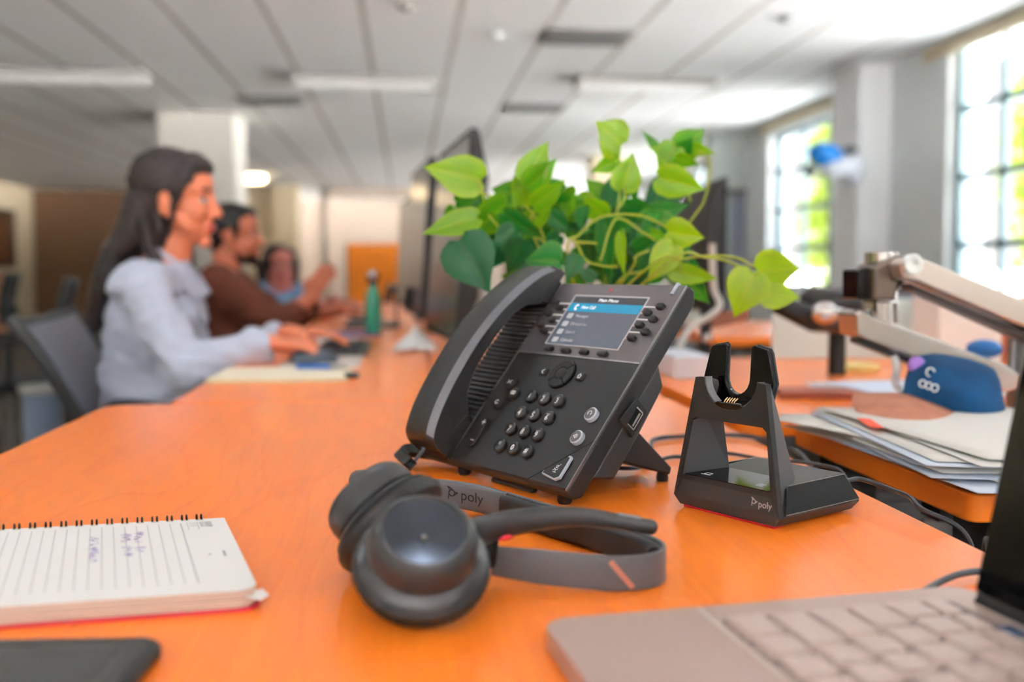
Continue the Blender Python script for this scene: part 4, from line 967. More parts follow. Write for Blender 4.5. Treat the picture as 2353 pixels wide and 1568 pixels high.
for pts, Yd in (([(900,1000),(910,860),(980,750),(1080,660),(1180,635),(1330,640),(1450,690),(1520,740)],1.29),([(1100,900),(1190,660),(1350,740),(1450,800),(1515,825)],1.28),([(930,760),(970,810),(1020,900),(1120,930),(1200,935)],1.25),
  ([(1300,1000),(1400,920),(1570,890),(1750,870),(1900,890),(2015,955)],1.24),([(1300,1020),(1500,900),(1700,880),(1850,910),(1960,985),(2040,1085)],1.22),([(1450,1000),(1620,670),(1700,540),(1730,400),(1720,300),(1660,270)],1.35),
  ([(1150,1000),(1200,600),(1205,420),(1210,228)],1.35),([(760,1000),(670,850),(620,800),(530,720),(450,620),(420,500),(395,430)],1.30),([(560,560),(420,510)],1.33),([(900,900),(760,780),(600,700),(545,585)],1.31),([(1200,600),(1240,540),(1235,478)],1.33),
  ([(1350,1000),(1270,960),(1300,880),(1380,840)],1.27),([(1050,1030),(1200,1025),(1350,960)],1.28),([(740,560),(700,700),(800,950)],1.33),([(660,580),(720,640),(780,780)],1.33),([(1200,330),(1195,320)],1.34),([(1520,740),(1560,860),(1560,960)],1.26),([(1010,800),(960,790),(1080,800)],1.30),([(1620,560),(1560,360),(1530,300)],1.36)):
    P = [atY(*zp(*p), Yd) for p in pts]
    if pts[0][1] >= 1000: P = [base3 + V((random.uniform(-.03, .03), random.uniform(-.03, .03), 0))] + P[1:] if len(P) > 2 else P
    stm.tube(cr(P, 6), .0016, 6, QI)
stm.build('stems', mat('pothos_stem', (150, 160, 40), .45), pln)
# ---------------------------------------------------------------- people
def skin_mat(name, c, c2):
    t = NT(name); b = t.b; b.inputs['Base Color'].default_value = lin(c); b.inputs['Roughness'].default_value = .45
    b.inputs['Subsurface Weight'].default_value = .0
    tc = t.add('ShaderNodeTexCoord'); nz = t.add('ShaderNodeTexNoise'); nz.inputs['Scale'].default_value = 14; t.link(tc.outputs['Object'], nz.inputs['Vector'])
    mx = t.add('ShaderNodeMix', data_type='RGBA'); mx.inputs[6].default_value = lin(c); mx.inputs[7].default_value = lin(c2)
    t.link(nz.outputs[0], mx.inputs[0]); t.link(mx.outputs[2], b.inputs['Base Color'])
    return t.m
def head_frame(c, fwd, up=V((0, 0, 1))):
    f = V(fwd).normalized(); l = up.cross(f).normalized(); u = f.cross(l)
    return frame(V(c), f, l, u)     # x forward, y left, z up ; origin between the ears
def head_mb(mb, H, k=1.0, male=False):
    S_ = H @ M.Diagonal((k, k, k, 1))
    b = lambda c, r, rot=None: mb.ball(c, r, S_, 24, rot)
    b((-.012, 0, .045), (.094, .074, .084)); b((.040, 0, .052), (.052, .062, .062))
    b((.040, 0, -.012), (.050, .058, .066)); b((.030, 0, -.058), (.052, .050 if male else .045, .042)); b((.074, 0, -.092), (.020 if male else .017, .020, .016))
    for s in (-1, 1):
        b((.060, s*.034, -.018), (.026, .022, .026))          # cheeks
        b((-.006, s*.076, -.002), (.020, .007, .032), M.Rotation(s*.35, 4, 'Z'))   # ears
        b((.000, s*.079, .006), (.012, .005, .018))
        mb.caps((.084, s*.012, .036), .008, (.076, s*.044, .034), .008, T=S_)   # brows
        mb.caps((.050, s*.046, -.060), .014, (.010, s*.058, -.030), .016, T=S_) # jaw line
    mb.caps((.086, 0, .026), .0085, (.106, 0, -.014), .0095, T=S_); b((.108, 0, -.020), (.0115, .0115, .009))
    for s in (-1, 1): b((.098, s*.011, -.024), (.009, .007, .007))
    b((.088, 0, -.048), (.013, .022, .0065)); b((.086, 0, -.059), (.013, .019, .007)); b((.078, 0, -.054), (.016, .026, .020))
    mb.caps((-.030, 0, -.030), .052, (-.045, 0, -.130), .050, T=S_)
    return S_
def hand_mb(mb, wrist, direction, palm_dn, side=1, curl=.5, k=1.0):
    """palm with four bent fingers and a thumb from its side"""
    d = V(direction).normalized(); n = V(palm_dn); n = (n-d*n.dot(d)).normalized(); x = d.cross(n)*side
    T = frame(V(wrist), x, d, -n)
    mb.caps((0, -.01, 0), .022*k, (0, .02, 0), .022*k, T=T)
    for q in range(4):
        fx = (-.030+.020*q)*k
        mb.caps((fx*.6, .015, 0), .014*k, (fx, .078*k, 0), .0105*k, T=T)
    for q, L in enumerate((.052, .064, .070, .062)):
        fx = (-.031+.0207*q)*k; p = V((fx, .082*k, .001)); a = .15
        for seg_, l in enumerate((.45, .32, .23)):
            a += curl*(.35+.25*seg_); nx = p + V((0.004*(q-1.5)*.3, cos(a)*L*k*l*1.15, -sin(a)*L*k*l*1.15))
            mb.caps(p, .0088*k, nx, .0078*k, 12, T=T); p = nx
    p = V((.030*k, .018*k, -.004)); q1 = p + V((.026, .026, -.010))*k; q2 = q1 + V((.008, .028, -.006))*k
    mb.caps((.012, .0, -.002), .015*k, q1, .0115*k, T=T); mb.caps(q1, .0110*k, q2, .0085*k, T=T)
EYE = mat('eye_white', (190, 182, 174), .4); IRIS = mat('dark_iris', (40, 26, 20), .2); LIP = mat('lip_pink', (190, 84, 76), .4); BROWM = mat('brow_hair', (44, 30, 24), .8)
def paint_face(o, S_, k=1.0, male=False):
    me = o.data
    for m_ in (LIP, EYE, IRIS, BROWM): me.materials.append(m_)
    Si = S_.inverted()
    for p in me.polygons:
        c = Si @ p.center
        if c.x < .04 or abs(c.y) > .06 or abs(c.z) > .09: continue
        if ((c.y/.023)**2+((c.z+.0535)/.0115)**2) < 1 and c.x > .082: p.material_index = 1
        for s in (-1, 1):
            e = ((c.y-s*.029)/.014)**2+((c.z-.014)/.0062)**2
            if e < 1: p.material_index = 2
            if ((c.y-s*.029)**2+(c.z-.014)**2) < .0058**2: p.material_index = 3
            if abs(c.y-s*.029) < .019 and abs(c.z-.0375-.003*cos((abs(c.y)-.029)*60)) < .0042: p.material_index = 4
# ---- woman in pale blue
sk1 = skin_mat('warm_skin', (226, 136, 96), (206, 112, 78))
W = tag(empty('person', (-.70, 2.58, 0)), 'woman with long dark brown hair in a pale blue shirt, hands on the desk', 'person')
WI = M.Translation(-V(W.location))
hf = head_frame(atY(406, 472, 2.58), V((1, -.10, -.03)))
b = MB(); HS = head_mb(b, hf, .98)
sR, sL = atY(318, 655, 2.42), atY(352, 650, 2.75); eR, eL = atY(425, 856, 2.24), atY(470, 850, 2.80); wR, wL = V((-.315, 2.285, .785)), V((-.30, 2.62, .785))
neck, chest, waist, hip = atY(385, 615, 2.58), atY(352, 735, 2.60), atY(345, 900, 2.60), V((-.655, 2.60, .53))
b.caps(atY(398, 560, 2.58), .050, neck, .054); b.caps(neck, .056, chest, .085); b.caps(chest, .085, waist, .085); b.caps(waist, .085, hip, .10)
for s, e, w in ((sR, eR, wR), (sL, eL, wL)):
    b.caps(neck, .046, s, .036); b.caps(s, .036, e, .030); b.caps(e, .030, w, .026)
for s in (-1, 1):
    kn = V((-.30, 2.58+s*.11, .52)); b.caps(V((-.66, 2.60+s*.09, .52)), .080, kn, .062); b.caps(kn, .058, V((-.33, 2.58+s*.11, .12)), .040)
    b.caps(V((-.35, 2.58+s*.11, .045)), .038, V((-.20, 2.58+s*.12, .035)), .032)
hand_mb(b, wR, V((1, -.05, -.06)), V((0, 0, -1)), 1, .45); hand_mb(b, wL, V((1, .02, .02)), V((0, 0, -1)), -1, .35)
bb = MB(); bb.add([WI @ p for p in b.v], b.f)
body = remesh(bb, 'body', .0046, sk1, W, 5); paint_face(body, WI @ HS)
def folds(amp, sc_, sx=1.0):
    def f(co, n):
        q = V((co.x*sc_*sx, co.y*sc_, co.z*sc_*1.8)); return co + n*(amp*noise.noise(q)+amp*.6*noise.noise(q*2.3))
    return f
shirt_m = mat('pale_blue_shirt', (182, 188, 206), .85, sheen=.2, bump=.15, bscale=60)
b = MB()
b.caps(neck-V((0, 0, .02)), .066, chest, .118); b.caps(chest, .122, waist, .118); b.caps(waist, .120, hip+V((0, 0, .03)), .118)
b.ball(chest+V((.055, -.06, .0)), (.07, .06, .07)); b.ball(chest+V((.055, .06, .0)), (.07, .06, .07))
for s, e, w in ((sR, eR, wR), (sL, eL, wL)):
    c_ = e + (w-e)*.86
    b.caps(neck-V((0, 0, .045)), .054, s, .064); b.caps(s, .064, e, .050); b.caps(e, .050, c_, .039); b.caps(c_-(w-e)*.06, .045, c_, .046)
bb = MB(); bb.add([WI @ p for p in b.v], b.f)
sh_ = remesh(bb, 'shirt', .0065, shirt_m, W, 8, folds(.014, 10))
cb = MB()
for s in (-1, 1):
    P = [neck+V((-.055, s*.01, .045)), neck+V((-.02, s*.060, .030)), neck+V((.045, s*.050, -.02)), neck+V((.085, s*.028, -.075))]
    cb.sweep(cr(P, 5), lambda i: rrect(.010, .045, .004, 2), WI)
cb.build('collar', shirt_m, sh_)
trou = mat('dark_trousers', (44, 46, 54), .85)
def trousers(W_, WI_, hip_, kx, y0, fx):
    b = MB(); b.caps(hip_+V((0, -.06, 0)), .125, hip_+V((0, .06, 0)), .125)
    for s in (-1, 1):
        kn = V((kx, y0+s*.11, .52)); b.caps(V((hip_.x, y0+s*.09, .52)), .098, kn, .074); b.caps(kn, .070, V((fx, y0+s*.11, .13)), .055)
    bb = MB(); bb.add([WI_ @ p for p in b.v], b.f)
    remesh(bb, 'trousers', .010, trou, W_, 4, folds(.006, 10))
    for s in (-1, 1):
        MB().caps(V((fx-.02, y0+s*.115, .045)), .044, V((fx+.15, y0+s*.12, .036)), .036, T=WI_).build('shoe', blk3, W_)
trousers(W, WI, V((-.655, 2.60, .53)), -.30, 2.58, -.33)
hair_m = NT('dark_brown_hair'); hb_ = hair_m.b; hb_.inputs['Roughness'].default_value = .5
tc = hair_m.add('ShaderNodeTexCoord'); mp = hair_m.add('ShaderNodeMapping'); mp.inputs['Scale'].default_value = (60, 60, 6); hair_m.link(tc.outputs['Object'], mp.inputs[0])
nz = hair_m.add('ShaderNodeTexNoise'); nz.inputs['Scale'].default_value = 2; hair_m.link(mp.outputs[0], nz.inputs['Vector'])
mx = hair_m.add('ShaderNodeMix', data_type='RGBA'); mx.inputs[6].default_value = lin((22, 14, 13)); mx.inputs[7].default_value = lin((46, 30, 27)); hair_m.link(nz.outputs[0], mx.inputs[0]); hair_m.link(mx.outputs[2], hb_.inputs['Base Color'])
bpn = hair_m.add('ShaderNodeBump'); bpn.inputs['Strength'].default_value = .6; bpn.inputs['Distance'].default_value = .004; hair_m.link(nz.outputs[0], bpn.inputs['Height']); hair_m.link(bpn.outputs[0], hb_.inputs['Normal'])
b = MB(); H = WI @ HS
b.ball((-.026, 0, .058), (.098, .083, .090), H, 24); b.ball((-.060, 0, .010), (.062, .074, .090), H, 24); b.ball((.030, 0, .096), (.062, .060, .040), H, 24)
for s in (-1, 1):
    b.caps((.052, s*.034, .098), .026, (.030, s*.070, .050), .018, T=H); b.caps((.030, s*.070, .055), .020, (.018, s*.076, -.004), .010, T=H)
    b.caps((.020, s*.078, .010), .009, (.008, s*.074, -.075), .006, T=H)
for s in (-1, 1): b.ball((-.045, s*.052, -.055), (.046, .030, .075), H, 20)
def lock(mb, P, r): 
    P = cr([WI @ p for p in P], 6); n_ = len(P)
    for i in range(n_-1): mb.caps(P[i], r[0]+(r[1]-r[0])*i/n_, P[i+1], r[0]+(r[1]-r[0])*(i+1)/n_, 12)
hr = random.Random(4)
for k in range(9):
    y = 2.52+.018*k; j = hr.uniform(-8, 8)
    lock(b, [atY(325+j, 480, y), atY(300+j, 540, y), atY(268+j, 590, y), atY(250+j*1.6, 640, y), atY(236+j*2, 700, y+.02), atY(232+j*2, 745, y+.03)], (.040, .020))
lock(b, [atY(330, 500, 2.50), atY(340, 560, 2.50), atY(370, 610, 2.49), atY(392, 640, 2.49)], (.022, .008))
lock(b, [atY(425, 560, 2.66), atY(432, 610, 2.66), atY(440, 650, 2.66), atY(430, 690, 2.66)], (.022, .012))
b.caps(WI @ atY(330, 470, 2.58), .05, WI @ atY(315, 560, 2.58), .05)
hair = remesh(b, 'hair', .0055, hair_m.m, W, 4, folds(.004, 40, 1))
# ---- man in brown
sk2 = skin_mat('tan_skin', (206, 120, 84), (184, 100, 70))
YM = 4.05
Mn = tag(empty('person', (-.68, YM, 0)), 'man with short black hair in a brown sweater, one hand raised', 'person')
MI = M.Translation(-V(Mn.location))
hf = head_frame(atY(540, 548, YM), V((1, -.05, -.02)))
b = MB(); HS2 = head_mb(b, hf, 1.0, True)
neck, chest, waist, hip = atY(518, 628, YM), atY(520, 690, YM), atY(528, 790, YM), V((-.72, YM, .53))
sR, sL = atY(500, 648, YM-.17), atY(525, 645, YM+.17); eR, eL = atY(640, 752, YM-.16), atY(650, 738, YM+.24); wR, wL = atY(708, 692, YM-.05), V((-.26, YM+.22, .785))
b.caps(atY(528, 585, YM), .056, neck, .06); b.caps(neck, .066, chest, .11); b.caps(chest, .115, waist, .11); b.caps(waist, .112, hip, .125)
for s, e, w in ((sR, eR, wR), (sL, eL, wL)):
    b.caps(neck, .056, s, .058); b.caps(s, .056, e, .044); b.caps(e, .042, w, .029)
hand_mb(b, wR, V((.45, .05, .80)), V((.5, .8, -.1)), 1, .25, 1.08); hand_mb(b, wL, V((1, -.15, -.05)), V((0, 0, -1)), -1, .4, 1.05)
for s in (-1, 1):
    kn = V((-.28, YM+s*.11, .52)); b.caps(V((-.70, YM+s*.09, .52)), .088, kn, .065); b.caps(kn, .06, V((-.31, YM+s*.11, .12)), .042)
bb = MB(); bb.add([MI @ p for p in b.v], b.f)
body = remesh(bb, 'body', .0056, sk2, Mn, 5); paint_face(body, MI @ HS2)
b = MB(); b.caps(neck-V((.0, 0, .03)), .076, chest, .128); b.caps(chest, .130, waist, .126); b.caps(waist, .126, hip+V((0, 0, .03)), .138)
for s, e, w in ((sR, eR, wR), (sL, eL, wL)):
    c_ = e + (w-e)*.55; b.caps(neck-V((0, 0, .05)), .058, s, .072); b.caps(s, .072, e, .062); b.caps(e, .060, c_, .048)
bb = MB(); bb.add([MI @ p for p in b.v], b.f)
remesh(bb, 'sweater', .008, mat('brown_knit', (104, 54, 36), .9, bump=.3, bscale=120), Mn, 7, folds(.010, 9))
MB().tube(cr([neck+V((-.04, -.06, .035)), neck+V((.035, -.065, -.005)), neck+V((.075, -.01, -.03)), neck+V((.05, .06, -.01))], 6), .011, 10, MI).build('shirt_collar', paper, Mn)
trousers(Mn, MI, V((-.70, YM, .53)), -.28, YM, -.31)
black_hair = mat('black_hair', (18, 16, 15), .5, bump=.5, bscale=90, stretch=(1, 1, .2))
b = MB(); H = MI @ HS2
b.ball((-.022, 0, .060), (.094, .079, .084), H, 24); b.ball((.020, 0, .098), (.066, .060, .036), H, 24); b.ball((-.060, 0, .012), (.050, .068, .075), H, 24)
for s in (-1, 1): b.caps((.015, s*.070, .040), .014, (.012, s*.073, .000), .007, T=H)
remesh(b, 'hair', .006, black_hair, Mn, 3, folds(.004, 60))
b = MB(); b.ball((.030, 0, -.068), (.058, .053, .036), H, 20); b.ball((.074, 0, -.092), (.024, .024, .020), H, 16)
remesh(b, 'beard', .006, mat('beard_hair', (52, 34, 28), .8), Mn, 2)
# ---- third person
YT = 5.75
Tp = tag(empty('person', (-.78, YT, 0)), 'person with curly dark hair in a blue top, farthest of the three seated', 'person')
TI_ = M.Translation(-V(Tp.location))
hf = head_frame(atY(642, 618, YT), V((.45, -1, -.05)))
b = MB(); HS3 = head_mb(b, hf, 1.0)
neck, chest, waist, hip = atY(640, 668, YT), atY(640, 715, YT), atY(640, 780, YT), V((-.76, YT, .53))
sR, sL = atY(600, 675, YT-.05), atY(690, 675, YT+.05); eR, eL = atY(590, 740, YT-.15), atY(700, 745, YT-.1); wR, wL = V((-.55, YT-.30, .785)), V((-.40, YT-.12, .785))
b.caps(atY(640, 640, YT), .05, neck, .055); b.caps(neck, .06, chest, .10); b.caps(chest, .105, waist, .11); b.caps(waist, .11, hip, .125)
for s, e, w in ((sR, eR, wR), (sL, eL, wL)): b.caps(neck, .05, s, .052); b.caps(s, .05, e, .04); b.caps(e, .038, w, .027)
hand_mb(b, wR, V((.9, -.3, -.05)), V((0, 0, -1)), 1, .4); hand_mb(b, wL, V((1, -.1, -.05)), V((0, 0, -1)), -1, .4)
for s in (-1, 1):
    kn = V((-.36, YT+s*.11, .52)); b.caps(V((-.72, YT+s*.09, .52)), .085, kn, .065); b.caps(kn, .06, V((-.38, YT+s*.11, .12)), .042)
bb = MB(); bb.add([TI_ @ p for p in b.v], b.f)
body = remesh(bb, 'body', .007, skin_mat('rosy_skin', (188, 112, 96), (170, 90, 80)), Tp, 4); paint_face(body, TI_ @ HS3)
b = MB(); b.caps(neck-V((0, 0, .045)), .07, chest, .118); b.caps(chest, .12, waist, .122); b.caps(waist, .122, hip+V((0, 0, .03)), .138)
for s, e, w in ((sR, eR, wR), (sL, eL, wL)): b.caps(neck-V((0, 0, .05)), .052, s, .065); b.caps(s, .065, e, .055); b.caps(e, .054, e+(w-e)*.4, .048)
bb = MB(); bb.add([TI_ @ p for p in b.v], b.f)
remesh(bb, 'blouse', .009, mat('blue_blouse', (84, 140, 190), .85, c2=(104, 150, 176), vscale=30), Tp, 6, folds(.008, 10))
trousers(Tp, TI_, V((-.74, YT, .53)), -.36, YT, -.38)
b = MB(); H = TI_ @ HS3
b.ball((-.030, 0, .050), (.105, .095, .095), H, 24)
hr = random.Random(9)
for k in range(46):
    a = hr.uniform(-2.3, 2.3); z = hr.uniform(-.11, .10); r_ = .095+hr.uniform(-.01, .012)
    if z < -.02 and abs(a) < .9: continue
    b.ball((-.035-cos(a)*r_*.75, sin(a)*r_, z), hr.uniform(.018, .028), H, 12)
for s in (-1, 1): b.caps((.010, s*.085, .05), .028, (-.010, s*.092, -.09), .026, T=H)
remesh(b, 'hair', .008, mat('curly_dark_hair', (62, 50, 44), .7, c2=(36, 28, 26), vscale=60), Tp, 2)
# ---------------------------------------------------------------- office chairs
def office_chair(x, y, rz, label, back_m, seat_m, lean=12, top=.88, w=.46, group=None, sh=.46, arms=True):
    o = tag(empty('office_chair', M.Translation((x, y, 0)) @ M.Rotation(R(rz), 4, 'Z')), label, 'office chair', group)   # local +x is forward
    MB().prism(rrect(.46, .48, .09, 6), sh-.05, sh).build('seat', seat_m, o, bevel=.018, seg=3)
    h = top-.56; n = 10; a = []; f = []
    Tb = M.Translation((-.20, 0, .56)) @ M.Rotation(R(-lean), 4, 'Y')
    for j in range(n+1):
        z = h*j/n; ww = w/2*(1-.22*(1-j/n)**2)
        for i in range(9):
            s = i/4-1; a.append((-.035*(1-s*s)+.012*sin(pi*j/n), s*ww, z))
    f = [(j*9+i, j*9+i+1, j*9+10+i, j*9+9+i) for j in range(n) for i in range(8)]
    bk = MB().add(a, f, Tb).build('backrest', back_m, o); sl = bk.modifiers.new('t', 'SOLIDIFY'); sl.thickness = .022; sl.offset = 0
    rim = [Tb @ V(a[i]) for i in [0]+[j*9 for j in range(1, n+1)]+[n*9+i for i in range(1, 9)]+[j*9+8 for j in range(n-1, -1, -1)]+list(range(7, 0, -1))]
    MB().tube(rim, .016, 10, closed=True).build('backrest_frame', blk2, bk)
    MB().tube(cr([(-.05, 0, sh-.06), (-.22, 0, sh-.04), (-.27, 0, .55), Tb @ V((-.04, 0, h*.35))], 6), .022, 10, sx=1.6).build('back_support', blk3, o)
    for s in ((-1, 1) if arms else ()):
        ar = MB().tube(cr([(-.02, s*.22, sh-.03), (0, s*.275, sh+.02), (0, s*.275, sh+.17)], 5), .014, 8).build('armrest', blk3, o)
        MB().prism(rrect(.24, .07, .03, 4, .01, s*.275), sh+.17, sh+.195).build('arm_pad', blk3, ar, bevel=.006)
    MB().lathe([(0, .09), (.03, .09), (.03, .25), (.02, .25), (.02, sh-.05), (0, sh-.05)], I4, 16).build('gas_lift', steel_d, o)
    for k in range(5):
        T = M.Rotation(R(72*k), 4, 'Z')
        l = MB().caps((.02, 0, .10), .022, (.29, 0, .075), .014, T=T).build('leg', blk3, o)
        MB().lathe([(0, -.02), (.024, -.02), (.028, -.012), (.028, .012), (.024, .02), (0, .02)], T @ M.Translation((.29, 0, .028)) @ M.Rotation(R(90), 4, 'X'), 16).build('caster', blk3, l)
    return o
mesh_g = mat('grey_mesh_fabric', (140, 140, 150), .8, bump=.3, bscale=400)
mesh_d = mat('dark_mesh_fabric', (44, 46, 50), .8)
office_chair(-.54, 2.58, 4, 'grey-backed office chair the woman in pale blue sits on', mesh_g, mesh_d, 27, .87, .50, arms=False)
office_chair(-.60, YM, 0, 'black office chair the man in brown sits on', mesh_d, mesh_d, 10, .96, arms=False)
office_chair(-.77, YT, -20, 'black office chair of the farthest seated person', mesh_d, mesh_d, 10, .9)
office_chair(-1.78, 4.7, 200, 'dark empty office chair at the left edge of the room behind the woman', mesh_d, mesh_d, 8, .90)
office_chair(-2.15, 3.9, 160, 'dark office chair partly outside the left edge of the picture', mesh_d, mesh_d, 8, .80)
office_chair(-3.1, 7.6, 190, 'dark office chair farther back at left below the wooden counter', mesh_d, mesh_d, 8, .92)
office_chair(1.40, 2.62, -100, 'grey mesh office chair seen behind the silver monitor arm', mesh_g, mesh_d, 8, .89, .34)
office_chair(-.35, 7.2, 180, 'black office chair in front of the orange partition, left one', mesh_d, mesh_d, 8, .84)
office_chair(.05, 8.6, 180, 'black office chair in front of the orange partition, right one', mesh_d, mesh_d, 8, .98)
# ---------------------------------------------------------------- monitors
def monitor(x, y, yaw, zb, zt, w, tilt, label, arm_to=None, mback=blk3, edge=.045):
    """screen faces local -x"""
    o = tag(empty('monitor', M.Translation((x, y, DZ)) @ M.Rotation(R(yaw), 4, 'Z')), label, 'monitor')
    h = zt-zb; T = M.Translation((0, 0, zb-DZ)) @ M.Rotation(R(tilt), 4, 'Y')
    p = MB().prism([(-.010, 0), (.006, 0), (edge-.006, h*.22), (edge-.006, h*.78), (.006, h), (-.010, h)], -w/2, w/2, T @ M(((1, 0, 0, 0), (0, 0, 1, 0), (0, 1, 0, 0), (0, 0, 0, 1)))).build('back_shell', mback, o, bevel=.005)
    MB().box(-.0125, -.010, -w/2, w/2, 0, h, T).build('bezel', blk3, o, smooth=False)
    MB().box(-.0135, -.0124, -w/2+.012, w/2-.012, .018, h-.012, T).build('screen', mat('monitor_glass', (46, 40, 38), .2) if 'monitor_glass' not in bpy.data.materials else bpy.data.materials['monitor_glass'], o, smooth=False)
    MB().caps(T @ V((edge-.01, 0, h*.45)), .022, (.10, 0, h*.35+zb-DZ), .022).build('mount', steel_d, o)
    MB().tube([(.10, 0, .012), (.10, 0, h*.45+zb-DZ)], .017, 12).build('post', steel_d, o)
    MB().prism(rrect(.12, .16, .02, 4, .10, 0), 0, .014).build('base_plate', blk2, o, bevel=.003)
    return o
monitor(.098, 2.64, 5.5, .775, 1.285, .58, 5, 'large dark monitor seen edge-on, nearest of the row of screens left of the plant')
monitor(.032, 3.40, 5, .80, 1.30, .60, 4, 'dark monitor seen edge-on, second in the row left of the plant')
monitor(.0, 4.20, 5, .80, 1.24, .60, 2, 'dark monitor seen edge-on, third in the row left of the plant')
monitor(1.065, 3.50, 176, .80, 1.255, .60, 0, 'upright dark monitor right of the plant, in front of the grey-green wall', edge=.05)
monitor(.10, 5.4, 0, .80, 1.02, .5, 2, 'small dark screen at the far end of the desk row by the orange partition')
desk('far orange desk at the end of the row, where the third person sits', -.372, .43, 4.755, 6.30, [(-.3, 4.9), (-.3, 6.2), (.35, 6.2)])
# ---------------------------------------------------------------- things on the far desks
o = tag(empty('water_bottle', (-.1022, 3.2323, DZ)), 'green bottle with a round silver cap on the man\'s desk', 'bottle')
MB().lathe([(0, 0), (.024, 0), (.026, .004), (.026, .120), (.020, .140), (.014, .150), (.014, .165), (0, .165)], I4, 28).build('bottle_body', mat('green_bottle', (40, 142, 112), .25, coat=.4), o)
MB().lathe([(0, .162), (.015, .162), (.015, .176), (0, .176)], I4, 20).build('neck_ring', blk3, o)
MB().ball((0, 0, .190), (.021, .021, .018)).build('cap', steel, o)
o = tag(empty('open_notebook', (-.24, 1.99, DZ)), 'cream open notebook lying in front of the woman', 'notebook')
MB().box(-.130, .13, -.105, .11, .0, .0035).build('cover', mat('pad_cover', (206, 196, 160), .7), o, bevel=.001)
MB().box(-.124, .0, -.10, .106, .0035, .009).box(.0, .124, -.10, .106, .0035, .008).build('page_block', cream, o, bevel=.001)
o = tag(empty('pen', (-.172, 2.035, DZ+.0095)), 'blue pen lying on the cream notebook', 'pen')
MB().caps((-.045, .01, .005), .0050, (.02, -.006, .005), .0050).build('barrel', mat('pen_blue', (52, 110, 190), .35), o)
MB().caps((.02, -.006, .005), .0045, (.055, -.014, .005), .003).build('grip', steel_d, o)
MB().box(-.04, -.005, -.001, .002, .0102, .0112).build('clip', blk3, o)
o = tag(empty('computer_mouse', (-.205, 2.265, DZ+.0022)), 'dark grey computer mouse under the woman\'s hand', 'mouse')
MB().ball((0, 0, .008), (.055, .034, .024)).build('shell', mat('mouse_grey', (66, 76, 88), .4), o)
MB().lathe([(0, -.003), (.008, -.003), (.008, .003), (0, .003)], M.Translation((.022, 0, .028)) @ M.Rotation(R(90), 4, 'X'), 16).build('wheel', blk3, o)
o = MB().box(-.27, -.10, 2.14, 2.46, DZ, DZ+.002).build('mouse_pad', mat('pale_mat', (196, 186, 176), .7)); tag(o, 'pale mat under the dark mouse', 'mat')
o = tag(empty('keyboard', (-.16, 2.62, DZ)), 'low black keyboard between the woman and the nearest dark monitor', 'keyboard')
MB().prism(rrect(.13, .38, .01, 4), 0, .012).build('case', blk2, o, bevel=.002)
for r_ in range(4):
    for c in range(12): MB().box(-.052+.026*r_, -.030+.026*r_, -.178+.030*c, -.152+.030*c, .012, .017).build('key', blk3, o, smooth=False)
o = MB().box(-.12, -.09, 1.93, 1.965, DZ, DZ+.010).build('eraser', mat('dark_green_block', (46, 62, 60), .5), bevel=.003); tag(o, 'small dark green block at the right end of the cream notebook', 'eraser')
o = MB().box(-.30, -.08, 3.16, 3.34, DZ, DZ+.006).build('blue_booklet', mat('navy_cover', (60, 72, 130), .6)); tag(o, 'flat blue booklet beside the green bottle', 'booklet')
o = MB().box(-.34, -.14, 2.86, 3.06, DZ, DZ+.002).build('paper_sheet', paper); tag(o, 'white sheet on the desk beyond the woman\'s hands', 'paper')
# crumpled tissue
rt_ = random.Random(2); a = []; nn = 9
for i in range(nn):
    for j in range(nn):
        u, v = i/(nn-1)-.5, j/(nn-1)-.5; a.append((u*.11, v*.16, .002+max(0, .055*(1-2*abs(u))*(1-2*abs(v)))+rt_.uniform(0, .012)*(1 if abs(u) < .45 else 0)))
o = MB().add(a, [(i*nn+j, i*nn+j+1, (i+1)*nn+j+1, (i+1)*nn+j) for i in range(nn-1) for j in range(nn-1)], M.Translation((.025, 2.62, DZ))).build('tissue', paper); sl = o.modifiers.new('t', 'SOLIDIFY'); sl.thickness = .002
tag(o, 'crumpled white tissue at the foot of the nearest dark monitor', 'tissue')
o = tag(empty('keyboard', (-.16, 4.15, DZ)), 'black keyboard in front of the man in brown', 'keyboard')
MB().prism(rrect(.13, .40, .01, 4), 0, .014).build('case', blk3, o, bevel=.002)
o = tag(empty('laptop', (-.12, 3.72, DZ)), 'dark laptop open on the man\'s desk', 'laptop')
MB().prism(rrect(.2, .28, .01, 4), 0, .012).build('lower_case', blk2, o, bevel=.002)
MB().box(.085, .092, -.14, .14, .012, .15, M.Rotation(.0, 4, 'Y')).build('lid', blk3, o)
o = tag(empty('waste_bin', (-1.10, 3.15, 0)), 'blue-grey waste bin on the floor behind the woman\'s chair', 'waste bin')
MB().lathe([(0, .0), (.045, 0), (.058, .57), (.062, .58), (.062, .59), (.055, .59), (.042, .02), (0, .02)], I4, 28).build('bin_body', mat('bin_grey_blue', (112, 124, 144), .5), o)
MB().lathe([(.058, .575), (.066, .58), (.066, .60), (.055, .60)], I4, 28, ring=True).build('bin_rim', mat('liner_white', (150, 148, 142), .6), o)
